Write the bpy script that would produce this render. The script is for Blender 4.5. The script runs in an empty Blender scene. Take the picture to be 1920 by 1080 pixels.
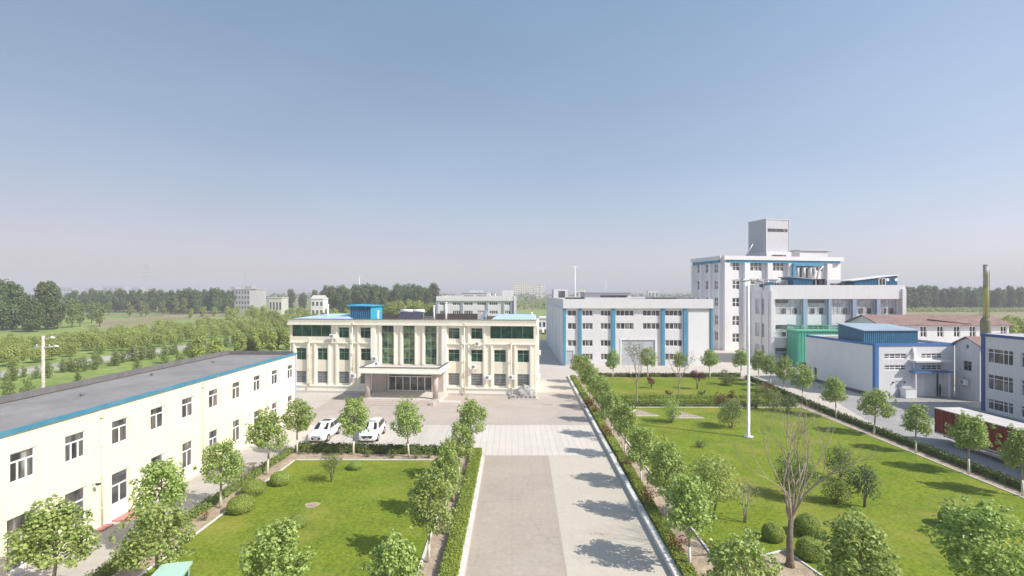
import bpy, bmesh, math, random
from mathutils import Vector, Matrix, noise
R = math.radians
S = bpy.context.scene
COL = S.collection

# ------------------------------------------------------------------ camera, sky, sun, exposure
EYE, FOC, HOR = 15.0, 960.0, 547.0          # camera height (m), focal length and horizon row of a 1920 wide picture
cam_d = bpy.data.cameras.new('camera'); cam = bpy.data.objects.new('camera', cam_d); COL.objects.link(cam)
cam_d.sensor_width = 36; cam_d.lens = 18; cam_d.shift_y = (HOR - 540) / 1920
cam_d.clip_start = .5; cam_d.clip_end = 12000
cam.location = (0, 0, EYE); cam.rotation_euler = (R(90), 0, 0)
S.camera = cam
SUN = Vector((3.7, -1.85, 3.8)).normalized()
wd = bpy.data.worlds.new('World'); S.world = wd; wd.use_nodes = True
nt = wd.node_tree; nt.nodes.clear()
sky = nt.nodes.new('ShaderNodeTexSky'); sky.sky_type = 'NISHITA'; sky.sun_disc = False
sky.sun_elevation = math.asin(SUN.z); sky.sun_rotation = math.atan2(SUN.x, SUN.y)
sky.air_density = 1.0; sky.dust_density = 1.0; sky.ozone_density = 1.6; sky.altitude = 0
bg = nt.nodes.new('ShaderNodeBackground'); bg.inputs[1].default_value = .13
wo = nt.nodes.new('ShaderNodeOutputWorld')
hs = nt.nodes.new('ShaderNodeHueSaturation'); hs.inputs['Saturation'].default_value = .92
tn = nt.nodes.new('ShaderNodeMix'); tn.data_type = 'RGBA'; tn.blend_type = 'MULTIPLY'; tn.inputs[0].default_value = 1; tn.inputs[7].default_value = (1, .965, .985, 1)   # lavender summer haze
nt.links.new(sky.outputs[0], hs.inputs['Color']); nt.links.new(hs.outputs[0], tn.inputs[6]); sp = nt.nodes.new('ShaderNodeSeparateColor'); cb = nt.nodes.new('ShaderNodeCombineColor'); nt.links.new(tn.outputs[2], sp.inputs[0])
for i, (k, e) in enumerate(((1.065, 0.74), (1.400, 0.52), (1.701, 0.46))):     # flatter, paler sky of a hazy day
    pw = nt.nodes.new('ShaderNodeMath'); pw.operation = 'POWER'; pw.inputs[1].default_value = e; nt.links.new(sp.outputs[i], pw.inputs[0])
    ml = nt.nodes.new('ShaderNodeMath'); ml.operation = 'MULTIPLY'; ml.inputs[1].default_value = k; nt.links.new(pw.outputs[0], ml.inputs[0]); nt.links.new(ml.outputs[0], cb.inputs[i])
tg = nt.nodes.new('ShaderNodeTexCoord'); mg = nt.nodes.new('ShaderNodeMapping'); mg.inputs['Scale'].default_value = (1, 1, 3.2); nt.links.new(tg.outputs['Generated'], mg.inputs[0])
ng = nt.nodes.new('ShaderNodeTexNoise'); ng.inputs['Scale'].default_value = 1.7; ng.inputs['Detail'].default_value = 5; nt.links.new(mg.outputs[0], ng.inputs['Vector'])
rg = nt.nodes.new('ShaderNodeMapRange'); rg.inputs[1].default_value = .3; rg.inputs[2].default_value = .7; rg.inputs[3].default_value = .95; rg.inputs[4].default_value = 1.05; nt.links.new(ng.outputs['Fac'], rg.inputs[0])
mgx = nt.nodes.new('ShaderNodeMix'); mgx.data_type = 'RGBA'; mgx.blend_type = 'MULTIPLY'; mgx.inputs[0].default_value = 1; nt.links.new(cb.outputs[0], mgx.inputs[6]); dt = nt.nodes.new('ShaderNodeVectorMath'); dt.operation = 'DOT_PRODUCT'; nt.links.new(tg.outputs['Generated'], dt.inputs[0]); dt.inputs[1].default_value = Vector((SUN.x, SUN.y, 0)).normalized()
fw = nt.nodes.new('ShaderNodeMath'); fw.operation = 'MULTIPLY_ADD'; fw.inputs[1].default_value = .24; fw.inputs[2].default_value = 1.08; nt.links.new(dt.outputs['Value'], fw.inputs[0])   # haze scatters more light on the sun's side
fm = nt.nodes.new('ShaderNodeMath'); fm.operation = 'MULTIPLY'; nt.links.new(fw.outputs[0], fm.inputs[0]); nt.links.new(rg.outputs[0], fm.inputs[1]); nt.links.new(fm.outputs[0], mgx.inputs[7])
nt.links.new(mgx.outputs[2], bg.inputs[0]); nt.links.new(bg.outputs[0], wo.inputs[0])
sl = bpy.data.lights.new('sun', 'SUN'); sl.energy = 3.5; sl.angle = R(.5); sl.color = (1, .95, .865)
so = bpy.data.objects.new('sun', sl); COL.objects.link(so); so.rotation_euler = SUN.to_track_quat('Z', 'Y').to_euler()
so.location = (60, -30, 80)
vs = S.view_settings; vs.view_transform = 'Standard'; vs.look = 'None'; vs.exposure = .62; vs.gamma = 1; vs.use_curve_mapping = False
S.render.film_transparent = False
S.cycles.max_bounces = 6; S.cycles.diffuse_bounces = 3; S.cycles.glossy_bounces = 2; S.cycles.transmission_bounces = 3
S.cycles.transparent_max_bounces = 6; S.cycles.volume_bounces = 0

# ------------------------------------------------------------------ helpers
def G(px, py, z=0.0):
    Y = (EYE - z) * FOC / (py - HOR)
    return Vector(((px - 960) * Y / FOC, Y, z))

class MB:
    def __init__(s): s.v = []; s.f = []; s.m = []; s.sm = []
    def face(s, pts, mi=0, sm=False):
        i = len(s.v); s.v += [tuple(p) for p in pts]; s.f.append(tuple(range(i, i + len(pts)))); s.m.append(mi); s.sm.append(sm)
    def box(s, x0, y0, z0, x1, y1, z1, mi=0, M=None):
        c = [(x0, y0, z0), (x1, y0, z0), (x1, y1, z0), (x0, y1, z0), (x0, y0, z1), (x1, y0, z1), (x1, y1, z1), (x0, y1, z1)]
        if M: c = [tuple(M @ Vector(p)) for p in c]
        i = len(s.v); s.v += c
        for q in ((0, 3, 2, 1), (4, 5, 6, 7), (0, 1, 5, 4), (1, 2, 6, 5), (2, 3, 7, 6), (3, 0, 4, 7)):
            s.f.append(tuple(i + k for k in q)); s.m.append(mi); s.sm.append(False)
    def tbox(s, T, a0, t0, z0, a1, t1, z1, mi=0):
        c = [T(*p) for p in ((a0, t0, z0), (a1, t0, z0), (a1, t1, z0), (a0, t1, z0), (a0, t0, z1), (a1, t0, z1), (a1, t1, z1), (a0, t1, z1))]
        i = len(s.v); s.v += c
        for q in ((0, 3, 2, 1), (4, 5, 6, 7), (0, 1, 5, 4), (1, 2, 6, 5), (2, 3, 7, 6), (3, 0, 4, 7)):
            s.f.append(tuple(i + k for k in q)); s.m.append(mi); s.sm.append(False)
    def prism(s, poly, z0, z1, mi=0):
        n = len(poly); i = len(s.v)
        s.v += [(p[0], p[1], z0) for p in poly] + [(p[0], p[1], z1) for p in poly]
        s.f.append(tuple(range(i + n - 1, i - 1, -1))); s.f.append(tuple(range(i + n, i + 2 * n))); s.m += [mi, mi]; s.sm += [False] * 2
        for k in range(n):
            s.f.append((i + k, i + (k + 1) % n, i + n + (k + 1) % n, i + n + k)); s.m.append(mi); s.sm.append(False)
    def tube(s, pts, rad, n=8, mi=0, cap=True):
        pts = [Vector(p) for p in pts]; i = len(s.v); u = None
        for k, p in enumerate(pts):
            d = (pts[min(k + 1, len(pts) - 1)] - pts[max(k - 1, 0)]).normalized()
            if u is None: u = d.orthogonal().normalized()
            else: u = (u - d * u.dot(d)).normalized()
            w = d.cross(u); r = rad[k] if hasattr(rad, '__len__') else rad
            for j in range(n):
                a = 2 * math.pi * j / n; s.v.append(tuple(p + (u * math.cos(a) + w * math.sin(a)) * r))
        for k in range(len(pts) - 1):
            for j in range(n):
                s.f.append((i + k * n + j, i + k * n + (j + 1) % n, i + (k + 1) * n + (j + 1) % n, i + (k + 1) * n + j)); s.m.append(mi); s.sm.append(n > 5)
        if cap:
            s.f.append(tuple(range(i + n - 1, i - 1, -1))); s.f.append(tuple(range(i + (len(pts) - 1) * n, i + len(pts) * n))); s.m += [mi] * 2; s.sm += [False] * 2
    def leaf(s, p, nrm, L, rnd, mi=0, asp=.8):
        nrm = nrm.normalized(); u = nrm.orthogonal().normalized(); u = Matrix.Rotation(rnd.random() * 6.283, 3, nrm) @ u; w = nrm.cross(u)
        a = p - u * L * .5; b = p + u * L * .5; e = nrm * (L * .16); i = len(s.v)
        s.v += [tuple(a), tuple(p + w * L * asp * .5 + e), tuple(b), tuple(p - w * L * asp * .5 + e)]
        s.f.append((i, i + 2, i + 1)); s.f.append((i, i + 3, i + 2)); s.m += [mi] * 2; s.sm += [False] * 2
    def mesh(s, name, mats):
        me = bpy.data.meshes.new(name); me.from_pydata(s.v, [], s.f)
        for m in (mats if isinstance(mats, (list, tuple)) else [mats]): me.materials.append(m)
        me.polygons.foreach_set('material_index', s.m); me.polygons.foreach_set('use_smooth', s.sm); me.update()
        return me
    def build(s, name, mats, parent=None, label=None):
        o = bpy.data.objects.new(name, s.mesh(name, mats)); COL.objects.link(o)
        if parent is not None: o.parent = parent
        if label: o['label'] = label
        return o

def tag(o, label, cat, group=None, kind=None):
    o['label'] = label; o['category'] = cat
    if group: o['group'] = group
    if kind: o['kind'] = kind
    return o
def thing(name, label, cat, loc=(0, 0, 0), rz=0, group=None):
    o = bpy.data.objects.new(name, None); COL.objects.link(o); o.empty_display_size = .5
    o.location = loc; o.rotation_euler = (0, 0, rz)
    return tag(o, label, cat, group)
def struct(name, mb, m):
    o = mb.build(name, m); o['kind'] = 'structure'; return o
def dup(root, loc, rz=0.0, sc=None, label=None, group=None):
    kids = list(root.children)
    c = root.copy(); COL.objects.link(c); c.location = loc; c.rotation_euler = (0, 0, rz)
    if sc is not None: c.scale = sc if hasattr(sc, '__len__') else (sc,) * 3
    if label: c['label'] = label
    if group: c['group'] = group
    for k in kids:
        d = k.copy(); COL.objects.link(d); d.parent = c
        for g in k.children:
            e = g.copy(); COL.objects.link(e); e.parent = d
    return c
ORD = 'first second third fourth fifth sixth seventh eighth ninth tenth eleventh twelfth thirteenth fourteenth fifteenth'.split()

# ------------------------------------------------------------------ materials
def mat(name, c, rough=.75, var=.12, scale=1.5, fine=0, metal=0, bump=0, bscale=30, spec=.35, c2=None, stain=0, stripe=None, seam=None, patch=None, crack=0):
    """plain procedural material: base colour, cloudy variation (var), optional second colour in patches (c2), fine grain, bump"""
    al = 1.18 if metal < .5 else 1; c = tuple(min(.9, x * al) for x in c); c2 = tuple(min(.9, x * al) for x in c2) if c2 else None
    m = bpy.data.materials.new(name); m.use_nodes = True; t = m.node_tree; L = t.links; N = t.nodes
    b = N['Principled BSDF']; b.inputs['Roughness'].default_value = rough; b.inputs['Metallic'].default_value = metal
    b.inputs['Specular IOR Level'].default_value = spec
    tc = N.new('ShaderNodeTexCoord'); vec = tc.outputs['Object']
    n1 = N.new('ShaderNodeTexNoise'); n1.inputs['Scale'].default_value = scale; n1.inputs['Detail'].default_value = 6; n1.inputs['Roughness'].default_value = .62
    L.new(vec, n1.inputs['Vector'])
    rp = N.new('ShaderNodeValToRGB'); rp.color_ramp.elements[0].position = .32; rp.color_ramp.elements[1].position = .68
    d = c2 if c2 else tuple(x * (1 - var) for x in c); e = c if c2 else tuple(min(1, x * (1 + var * .5)) for x in c)
    rp.color_ramp.elements[0].color = (*d, 1); rp.color_ramp.elements[1].color = (*e, 1)
    L.new(n1.outputs['Fac'], rp.inputs[0]); out = rp.outputs[0]
    def mul(col, fac_socket, lo, hi, blend='MULTIPLY'):
        mr = N.new('ShaderNodeMapRange'); mr.inputs[1].default_value = .3; mr.inputs[2].default_value = .7
        mr.inputs[3].default_value = lo; mr.inputs[4].default_value = hi; L.new(fac_socket, mr.inputs[0])
        mx = N.new('ShaderNodeMix'); mx.data_type = 'RGBA'; mx.blend_type = blend; mx.inputs[0].default_value = 1
        L.new(col, mx.inputs[6]); L.new(mr.outputs[0], mx.inputs[7]); return mx.outputs[2]
    if fine:
        n2 = N.new('ShaderNodeTexNoise'); n2.inputs['Scale'].default_value = bscale; n2.inputs['Detail'].default_value = 4; L.new(vec, n2.inputs['Vector'])
        out = mul(out, n2.outputs['Fac'], 1 - fine, 1 + fine)
    for (pc, ps, p0, p1, pm) in (patch or ()):      # worn, dry or dirty patches: colour, noise scale, from, to, strength
        n5 = N.new('ShaderNodeTexNoise'); n5.inputs['Scale'].default_value = ps; n5.inputs['Detail'].default_value = 7; n5.inputs['Roughness'].default_value = .68
        off = N.new('ShaderNodeMapping'); off.inputs['Location'].default_value = (ps * 91, 17 * p0, 5); L.new(vec, off.inputs['Vector']); L.new(off.outputs[0], n5.inputs['Vector'])
        mr = N.new('ShaderNodeMapRange'); mr.inputs[1].default_value = p0; mr.inputs[2].default_value = p1; mr.inputs[4].default_value = pm; L.new(n5.outputs['Fac'], mr.inputs[0])
        mx = N.new('ShaderNodeMix'); mx.data_type = 'RGBA'; mx.inputs[7].default_value = (*[min(.9, x * al) for x in pc], 1); L.new(mr.outputs[0], mx.inputs[0]); L.new(out, mx.inputs[6]); out = mx.outputs[2]
    if stain:      # vertical weather streaks
        mp = N.new('ShaderNodeMapping'); mp.inputs['Scale'].default_value = (3.2, 3.2, .22); L.new(vec, mp.inputs['Vector'])
        n3 = N.new('ShaderNodeTexNoise'); n3.inputs['Scale'].default_value = 1; n3.inputs['Detail'].default_value = 5; L.new(mp.outputs[0], n3.inputs['Vector'])
        out = mul(out, n3.outputs['Fac'], 1 - stain, 1.03)
    if stripe:     # corrugation: (axis, period, strength)
        sx = N.new('ShaderNodeSeparateXYZ'); L.new(vec, sx.inputs[0])
        mm = N.new('ShaderNodeMath'); mm.operation = 'MULTIPLY'; mm.inputs[1].default_value = 6.283 / stripe[1]; L.new(sx.outputs[stripe[0]], mm.inputs[0])
        sn = N.new('ShaderNodeMath'); sn.operation = 'SINE'; L.new(mm.outputs[0], sn.inputs[0])
        bp = N.new('ShaderNodeBump'); bp.inputs['Strength'].default_value = stripe[2]; bp.inputs['Distance'].default_value = .06
        L.new(sn.outputs[0], bp.inputs['Height']); L.new(bp.outputs[0], b.inputs['Normal'])
    if seam:       # slab or paver joints: (length, width, joint, darkness)
        br = N.new('ShaderNodeTexBrick'); br.inputs['Scale'].default_value = 1; br.inputs['Mortar Size'].default_value = seam[2]
        br.inputs['Brick Width'].default_value = seam[0]; br.inputs['Row Height'].default_value = seam[1]; br.offset = seam[4] if len(seam) > 4 else 0
        br.inputs['Color1'].default_value = (1, 1, 1, 1); br.inputs['Color2'].default_value = (.955, .955, .955, 1); br.inputs['Mortar'].default_value = (seam[3],) * 3 + (1,)
        L.new(vec, br.inputs['Vector'])
        mx = N.new('ShaderNodeMix'); mx.data_type = 'RGBA'; mx.blend_type = 'MULTIPLY'; mx.inputs[0].default_value = 1
        L.new(out, mx.inputs[6]); L.new(br.outputs['Color'], mx.inputs[7]); out = mx.outputs[2]
    if crack:      # hairline cracks
        nz = N.new('ShaderNodeTexNoise'); nz.inputs['Scale'].default_value = .9; nz.inputs['Detail'].default_value = 5; L.new(vec, nz.inputs['Vector'])
        ad = N.new('ShaderNodeMix'); ad.data_type = 'RGBA'; ad.blend_type = 'ADD'; ad.inputs[0].default_value = 1.6; L.new(vec, ad.inputs[6]); L.new(nz.outputs['Color'], ad.inputs[7])
        vo = N.new('ShaderNodeTexVoronoi'); vo.feature = 'DISTANCE_TO_EDGE'; vo.inputs['Scale'].default_value = .16; L.new(ad.outputs[2], vo.inputs['Vector'])
        mr = N.new('ShaderNodeMapRange'); mr.inputs[1].default_value = .002; mr.inputs[2].default_value = .008; mr.inputs[3].default_value = 1 - crack; mr.inputs[4].default_value = 1; L.new(vo.outputs['Distance'], mr.inputs[0])
        mx = N.new('ShaderNodeMix'); mx.data_type = 'RGBA'; mx.blend_type = 'MULTIPLY'; mx.inputs[0].default_value = 1; L.new(out, mx.inputs[6]); L.new(mr.outputs[0], mx.inputs[7]); out = mx.outputs[2]
    L.new(out, b.inputs['Base Color'])
    if bump:
        n4 = N.new('ShaderNodeTexNoise'); n4.inputs['Scale'].default_value = bscale; n4.inputs['Detail'].default_value = 5; L.new(vec, n4.inputs['Vector'])
        bp = N.new('ShaderNodeBump'); bp.inputs['Strength'].default_value = bump; bp.inputs['Distance'].default_value = .05
        L.new(n4.outputs['Fac'], bp.inputs['Height']); L.new(bp.outputs[0], b.inputs['Normal'])
    return m

def leafmat(name, c, c2, trans=.3, rough=.5, spec=.25):
    m = bpy.data.materials.new(name); m.use_nodes = True; t = m.node_tree; L = t.links; N = t.nodes
    c = tuple(x * 1.15 for x in c); c2 = tuple(x * 1.15 for x in c2)
    b = N['Principled BSDF']; b.inputs['Roughness'].default_value = rough; b.inputs['Specular IOR Level'].default_value = spec
    ge = N.new('ShaderNodeNewGeometry'); oi = N.new('ShaderNodeObjectInfo')
    rp = N.new('ShaderNodeValToRGB'); rp.color_ramp.elements[0].color = (*c, 1); rp.color_ramp.elements[1].color = (*c2, 1)
    L.new(ge.outputs['Random Per Island'], rp.inputs[0])
    hs = N.new('ShaderNodeHueSaturation')
    mr = N.new('ShaderNodeMapRange'); mr.inputs[3].default_value = .495; mr.inputs[4].default_value = .508; L.new(oi.outputs['Random'], mr.inputs[0])
    mv = N.new('ShaderNodeMapRange'); mv.inputs[3].default_value = .88; mv.inputs[4].default_value = 1.1; L.new(oi.outputs['Random'], mv.inputs[0])
    L.new(rp.outputs[0], hs.inputs['Color']); L.new(mr.outputs[0], hs.inputs['Hue']); L.new(mv.outputs[0], hs.inputs['Value'])
    L.new(hs.outputs[0], b.inputs['Base Color'])
    tr = N.new('ShaderNodeBsdfTranslucent'); mx = N.new('ShaderNodeMixShader'); mx.inputs[0].default_value = trans
    L.new(hs.outputs[0], tr.inputs[0]); L.new(b.outputs[0], mx.inputs[1]); L.new(tr.outputs[0], mx.inputs[2]); L.new(mx.outputs[0], N['Material Output'].inputs[0])
    return m

def glassmat(name, c, c2, rough=.06, curtain=0):
    m = bpy.data.materials.new(name); m.use_nodes = True; t = m.node_tree; L = t.links; N = t.nodes
    b = N['Principled BSDF']; b.inputs['Roughness'].default_value = rough; b.inputs['Specular IOR Level'].default_value = .6
    tc = N.new('ShaderNodeTexCoord'); oi = N.new('ShaderNodeObjectInfo')
    va = N.new('ShaderNodeVectorMath'); va.operation = 'ADD'; sc = N.new('ShaderNodeVectorMath'); sc.operation = 'SCALE'; sc.inputs[3].default_value = 40
    cb = N.new('ShaderNodeCombineXYZ'); L.new(oi.outputs['Random'], cb.inputs[0]); L.new(oi.outputs['Random'], cb.inputs[2]); L.new(cb.outputs[0], sc.inputs[0])
    L.new(tc.outputs['Object'], va.inputs[0]); L.new(sc.outputs[0], va.inputs[1])
    mp = N.new('ShaderNodeMapping'); mp.inputs['Scale'].default_value = (1.1, 1.1, .25) if curtain else (.6, .6, .7); L.new(va.outputs[0], mp.inputs['Vector'])
    n1 = N.new('ShaderNodeTexNoise'); n1.inputs['Scale'].default_value = 1.6; n1.inputs['Detail'].default_value = 3; L.new(mp.outputs[0], n1.inputs['Vector'])
    rp = N.new('ShaderNodeValToRGB'); rp.color_ramp.elements[0].position = .42; rp.color_ramp.elements[1].position = .6
    rp.color_ramp.elements[0].color = (*c, 1); rp.color_ramp.elements[1].color = (*c2, 1)
    if curtain: e = rp.color_ramp.elements.new(.70); e.color = (.40, .385, .36, 1)
    L.new(n1.outputs['Fac'], rp.inputs[0]); L.new(rp.outputs[0], b.inputs['Base Color'])
    return m

M = {}
M['cream'] = mat('cream render', (.77, .72, .54), .85, .05, .5, stain=.05, patch=[((.70, .64, .47), .35, .5, .75, .7)])
M['cream_main'] = mat('main cream render', (.73, .675, .55), .85, .06, .6, stain=.05)
M['cream_trim'] = mat('pale cream trim', (.78, .75, .65), .8, .05, .8)
M['white'] = mat('white render', (.625, .615, .62), .85, .05, .25, stain=.05)
M['white_panel'] = mat('white panel', (.67, .67, .67), .5, .04, .4)
M['grey_shade_wall'] = mat('pale grey and shade side wall', (.69, .69, .71), .55, .05, .4)  # grey walls, and white walls' shaded sides with the shade lifted in the colour
M['roof_grey'] = mat('grey roof felt', (.235, .228, .225), .9, .18, .35, fine=.08, bscale=6)
M['parapet_grey'] = mat('dark grey felt upstand', (.15, .145, .145), .9, .2, 1.2)
M['blue'] = mat('blue coping', (.05, .21, .30), .5, .1, .8, patch=[((.16, .26, .32), .8, .5, .7, .5)])
M['blue_pil'] = mat('blue render strip', (.07, .25, .38), .7, .08, .8, stain=.1)
M['navy'] = mat('deep blue trim', (.05, .085, .25), .6, .08, .8)
M['blue_steel'] = mat('blue corrugated steel', (.03, .135, .24), .45, .15, .6, stripe=(0, .32, .8), stain=.15)
M['blue_roof'] = mat('faded blue sheet roof', (.30, .37, .43), .42, .12, .4, stripe=(0, .3, .3))
M['sky_roof'] = mat('pale blue sheet roof', (.42, .58, .80), .4, .08, .4, stripe=(0, .4, .35))
M['teal_steel'] = mat('turquoise steel sheet', (.03, .36, .55), .45, .1, .6, stripe=(1, .32, .6))
M['green_sheet'] = mat('green sheet cladding', (.06, .30, .215), .5, .1, .5, stripe=(0, .5, .7))
M['green_rail'] = mat('green painted steel', (.12, .42, .28), .5, .1, 2)
M['red_tile'] = mat('weathered red clay roof tiles', (.25, .165, .145), .85, .25, .8, fine=.12, bscale=5, stripe=(0, .4, .5), patch=[((.20, .17, .155), .5, .5, .7, .7)])
M['red_paint'] = mat('red tarpaulin', (.20, .026, .02), .55, .12, .8, stripe=(1, 1.1, .35))
M['frame_white'] = mat('white window frame', (.80, .80, .80), .4, .03, 2)
M['frame_grey'] = mat('grey window frame', (.33, .35, .36), .4, .03, 2)
M['pane_dark'] = glassmat('window glass over curtains', (.045, .045, .05), (.17, .16, .15), curtain=1)
M['pane_grey'] = glassmat('grey window glass', (.07, .075, .08), (.16, .165, .17))
M['pane_green'] = glassmat('green tinted glass', (.012, .05, .035), (.03, .11, .075), .04)
M['pane_pale'] = glassmat('pale grey curtain wall glass', (.40, .43, .45), (.58, .60, .62), .12)  # pale tone of the glass itself
M['pane_black'] = glassmat('dark glass', (.012, .014, .016), (.035, .04, .04))
M['metal_grey'] = mat('grey roller door', (.44, .46, .49), .5, .05, .5, stripe=(2, .25, .5))
M['steel'] = mat('galvanised steel', (.50, .51, .52), .45, .1, 2, metal=.3)
M['dark'] = mat('dark metal', (.05, .05, .055), .6, .2, 2)
M['white_plastic'] = mat('white plastic', (.78, .78, .76), .45, .05, 3)
M['pipe'] = mat('cream downpipe', (.74, .68, .55), .6, .08, 2)
M['yellow'] = mat('dull mustard paint', (.40, .375, .13), .6, .15, .6, stain=.25)
M['stone'] = mat('grey boulder', (.36, .345, .33), .9, .45, 1.6, fine=.2, bscale=9, bump=.6)
M['granite'] = mat('pale granite', (.52, .49, .46), .7, .15, 4, fine=.1, bscale=40)
M['granite_pink'] = mat('pinkish granite facing', (.46, .40, .36), .6, .1, 2, fine=.06, bscale=40, seam=(1.2, .6, .012, .8))
M['solar'] = mat('solar tube panel', (.06, .06, .09), .25, .2, 2, stripe=(0, .12, .6))
M['kerb'] = mat('pale concrete kerb', (.60, .59, .57), .85, .12, 1.2, seam=(1.0, 1.0, .012, .7))
# ground surfaces
M['ground'] = mat('meadow ground', (.15, .19, .055), .95, .3, .012, c2=(.21, .215, .10), fine=.18, bscale=.25)
M['lawn'] = mat('mown lawn', (.168, .212, .024), .95, .3, .3, c2=(.118, .172, .019), spec=.08, fine=.32, bscale=5.5, bump=.5, patch=[((.27, .245, .06), .16, .48, .7, .75), ((.085, .14, .02), .42, .54, .7, .55), ((.27, .22, .10), .75, .66, .74, .6)])
M['soil'] = mat('dry garden soil', (.38, .30, .22), .95, .3, 1.5, fine=.25, bscale=9, bump=.5)
M['yard'] = mat('light concrete yard', (.48, .44, .385), .9, .08, .18, fine=.06, bscale=3, seam=(6, 5, .02, .78), patch=[((.38, .35, .31), .2, .52, .72, .55)])
M['yard_grey'] = mat('old asphalt yard', (.315, .305, .30), .92, .22, .12, fine=.12, bscale=3, patch=[((.22, .21, .205), .3, .5, .7, .6), ((.46, .44, .42), .22, .58, .66, .7)])
M['plaza'] = mat('pinkish paved forecourt', (.42, .365, .318), .9, .08, .25, fine=.05, bscale=4, seam=(.8, .8, .02, .93), patch=[((.34, .30, .265), .16, .52, .72, .6), ((.28, .255, .23), 1.1, .68, .78, .3)], crack=.08)
M['apron'] = mat('pale paved apron', (.50, .462, .41), .9, .06, .25, fine=.05, bscale=4, seam=(.5, 5.8, .02, .84), patch=[((.40, .36, .32), .3, .54, .74, .5)])
M['lane'] = mat('worn grey concrete lane', (.385, .33, .278), .92, .1, .22, c2=(.345, .297, .25), fine=.07, bscale=3.5, seam=(2.85, 14, .018, .86), patch=[((.45, .415, .365), .3, .55, .75, .45), ((.27, .24, .21), .9, .64, .8, .3)], crack=.1)
M['lane_light'] = mat('bright concrete lane', (.47, .428, .36), .9, .05, .2, fine=.04, bscale=3, seam=(5.1, 14, .015, .88), patch=[((.42, .38, .325), .25, .55, .75, .35), ((.32, .30, .27), 1.2, .69, .8, .2)], crack=.06)
M['path'] = mat('paved path', (.40, .37, .34), .9, .12, .4, fine=.08, bscale=5, seam=(2, 2, .02, .85), patch=[((.31, .285, .26), .5, .52, .72, .55)])
M['far_road'] = mat('pale country road', (.40, .385, .36), .9, .12, .06, fine=.08, bscale=.6, patch=[((.26, .26, .16), .12, .48, .62, .8)])
M['field'] = mat('bright crop field', (.25, .31, .085), .95, .3, .05, c2=(.15, .215, .045), fine=.2, bscale=.4)
M['stubble'] = mat('dry brown field strip', (.30, .235, .145), .95, .3, .03, c2=(.17, .19, .07), fine=.2, bscale=.4)
M['pad'] = mat('red tile doorstep', (.50, .235, .20), .85, .15, 2, seam=(.3, .3, .02, .8))
M['bark_mid'] = mat('light brown bark', (.34, .285, .22), .9, .3, 3, fine=.2, bscale=14)
M['whitewash'] = mat('lime washed bark', (.58, .54, .47), .9, .2, 3, fine=.15, bscale=14)
M['olive'] = mat('olive grey drum paint', (.20, .19, .115), .7, .15, .8, stain=.2)
M['far_grey'] = mat('far grey wall', (.36, .36, .365), .85, .1, .1)
M['pane_tall_reflect'] = glassmat('tall green glass', (.012, .05, .035), (.12, .22, .085), .05)  # lighter green paints the reflected lawn and curtains into the glass
# plants
M['leaf'] = leafmat('plane leaves', (.17, .255, .05), (.47, .56, .18), .36, .42, .45)
M['leaf_far'] = leafmat('yellow green leaves', (.26, .31, .08), (.45, .49, .16), .38)
M['leaf_dark'] = leafmat('dark leaves', (.075, .12, .045), (.17, .225, .085), .28)
M['leaf_mid'] = leafmat('mid green leaves', (.135, .185, .055), (.28, .335, .115), .34)
M['leaf_grey'] = leafmat('grey green leaves', (.17, .19, .10), (.30, .32, .18), .3)
M['leaf_red'] = leafmat('purple red leaves', (.10, .022, .025), (.20, .05, .045), .3)
M['leaf_rust'] = leafmat('rusty new leaves', (.16, .07, .035), (.24, .13, .06), .3)
M['leaf_hedge'] = leafmat('clipped hedge leaves', (.19, .25, .035), (.33, .385, .075), .25)
M['leaf_hedge_dark'] = leafmat('dark hedge leaves', (.045, .075, .022), (.105, .145, .04), .2)
M['leaf_ball'] = leafmat('box leaves', (.23, .31, .055), (.42, .50, .115), .28)
M['petal'] = leafmat('red rose petals', (.36, .04, .06), (.48, .14, .15), .2)
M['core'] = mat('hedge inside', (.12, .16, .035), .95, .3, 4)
M['bark'] = mat('pale mottled bark', (.33, .29, .23), .9, .35, 3, fine=.2, bscale=16, bump=.4)
M['bark_dark'] = mat('brown bark', (.18, .145, .115), .9, .35, 3, fine=.2, bscale=14, bump=.6)
# vehicles
M['car_white'] = mat('white car paint', (.82, .83, .84), .18, .01, 1, spec=.6)
M['car_glass'] = mat('car glass', (.02, .022, .025), .05, .1, 1, spec=.7)
M['tyre'] = mat('rubber', (.025, .025, .027), .85, .2, 4)
M['rim'] = mat('alloy', (.55, .56, .58), .3, .05, 4, metal=.7)
M['lamp'] = mat('headlamp glass', (.62, .65, .68), .1, .05, 4, spec=.7)
M['mint'] = mat('mint green paint', (.40, .58, .50), .4, .05, 2)
M['skin'] = mat('skin', (.45, .29, .21), .6, .05, 8)
M['cloth_dark'] = mat('dark clothing', (.022, .022, .03), .85, .1, 6)
M['hair'] = mat('black hair', (.012, .011, .011), .6, .1, 20)

# ================================================================== THE GROUND
def sheet(name, poly, z, m, n=1):
    mb = MB()
    mb.face([(p[0], p[1], z) for p in poly]); return struct(name, mb, m)
def rect(x0, y0, x1, y1): return [(x0, y0), (x1, y0), (x1, y1), (x0, y1)]
sheet('ground', rect(-2200, -60, 2200, 2300), -.08, M['ground'])
sheet('concrete_yard', rect(-36, -8, 60.5, 160), 0, M['yard'])
sheet('rear_yard', rect(60.5, 20, 120, 160), 0, M['yard'])
sheet('asphalt_yard', [(39.6, 14), (60.2, 14), (60.2, 69.4), (63, 69.4), (63, 73.4), (45.2, 73.4), (42, 62), (39.6, 50)], .005, M['yard_grey'])
sheet('forecourt', [(-25.2, 57.6), (9.0, 57.6), (9.9, 76), (-25.2, 78)], .004, M['plaza'])
sheet('parking_apron', [(-25.2, 48.9), (-5.4, 48.9), (-5.4, 57.59), (-25.2, 57.59)], .004, M['apron'])
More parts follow.
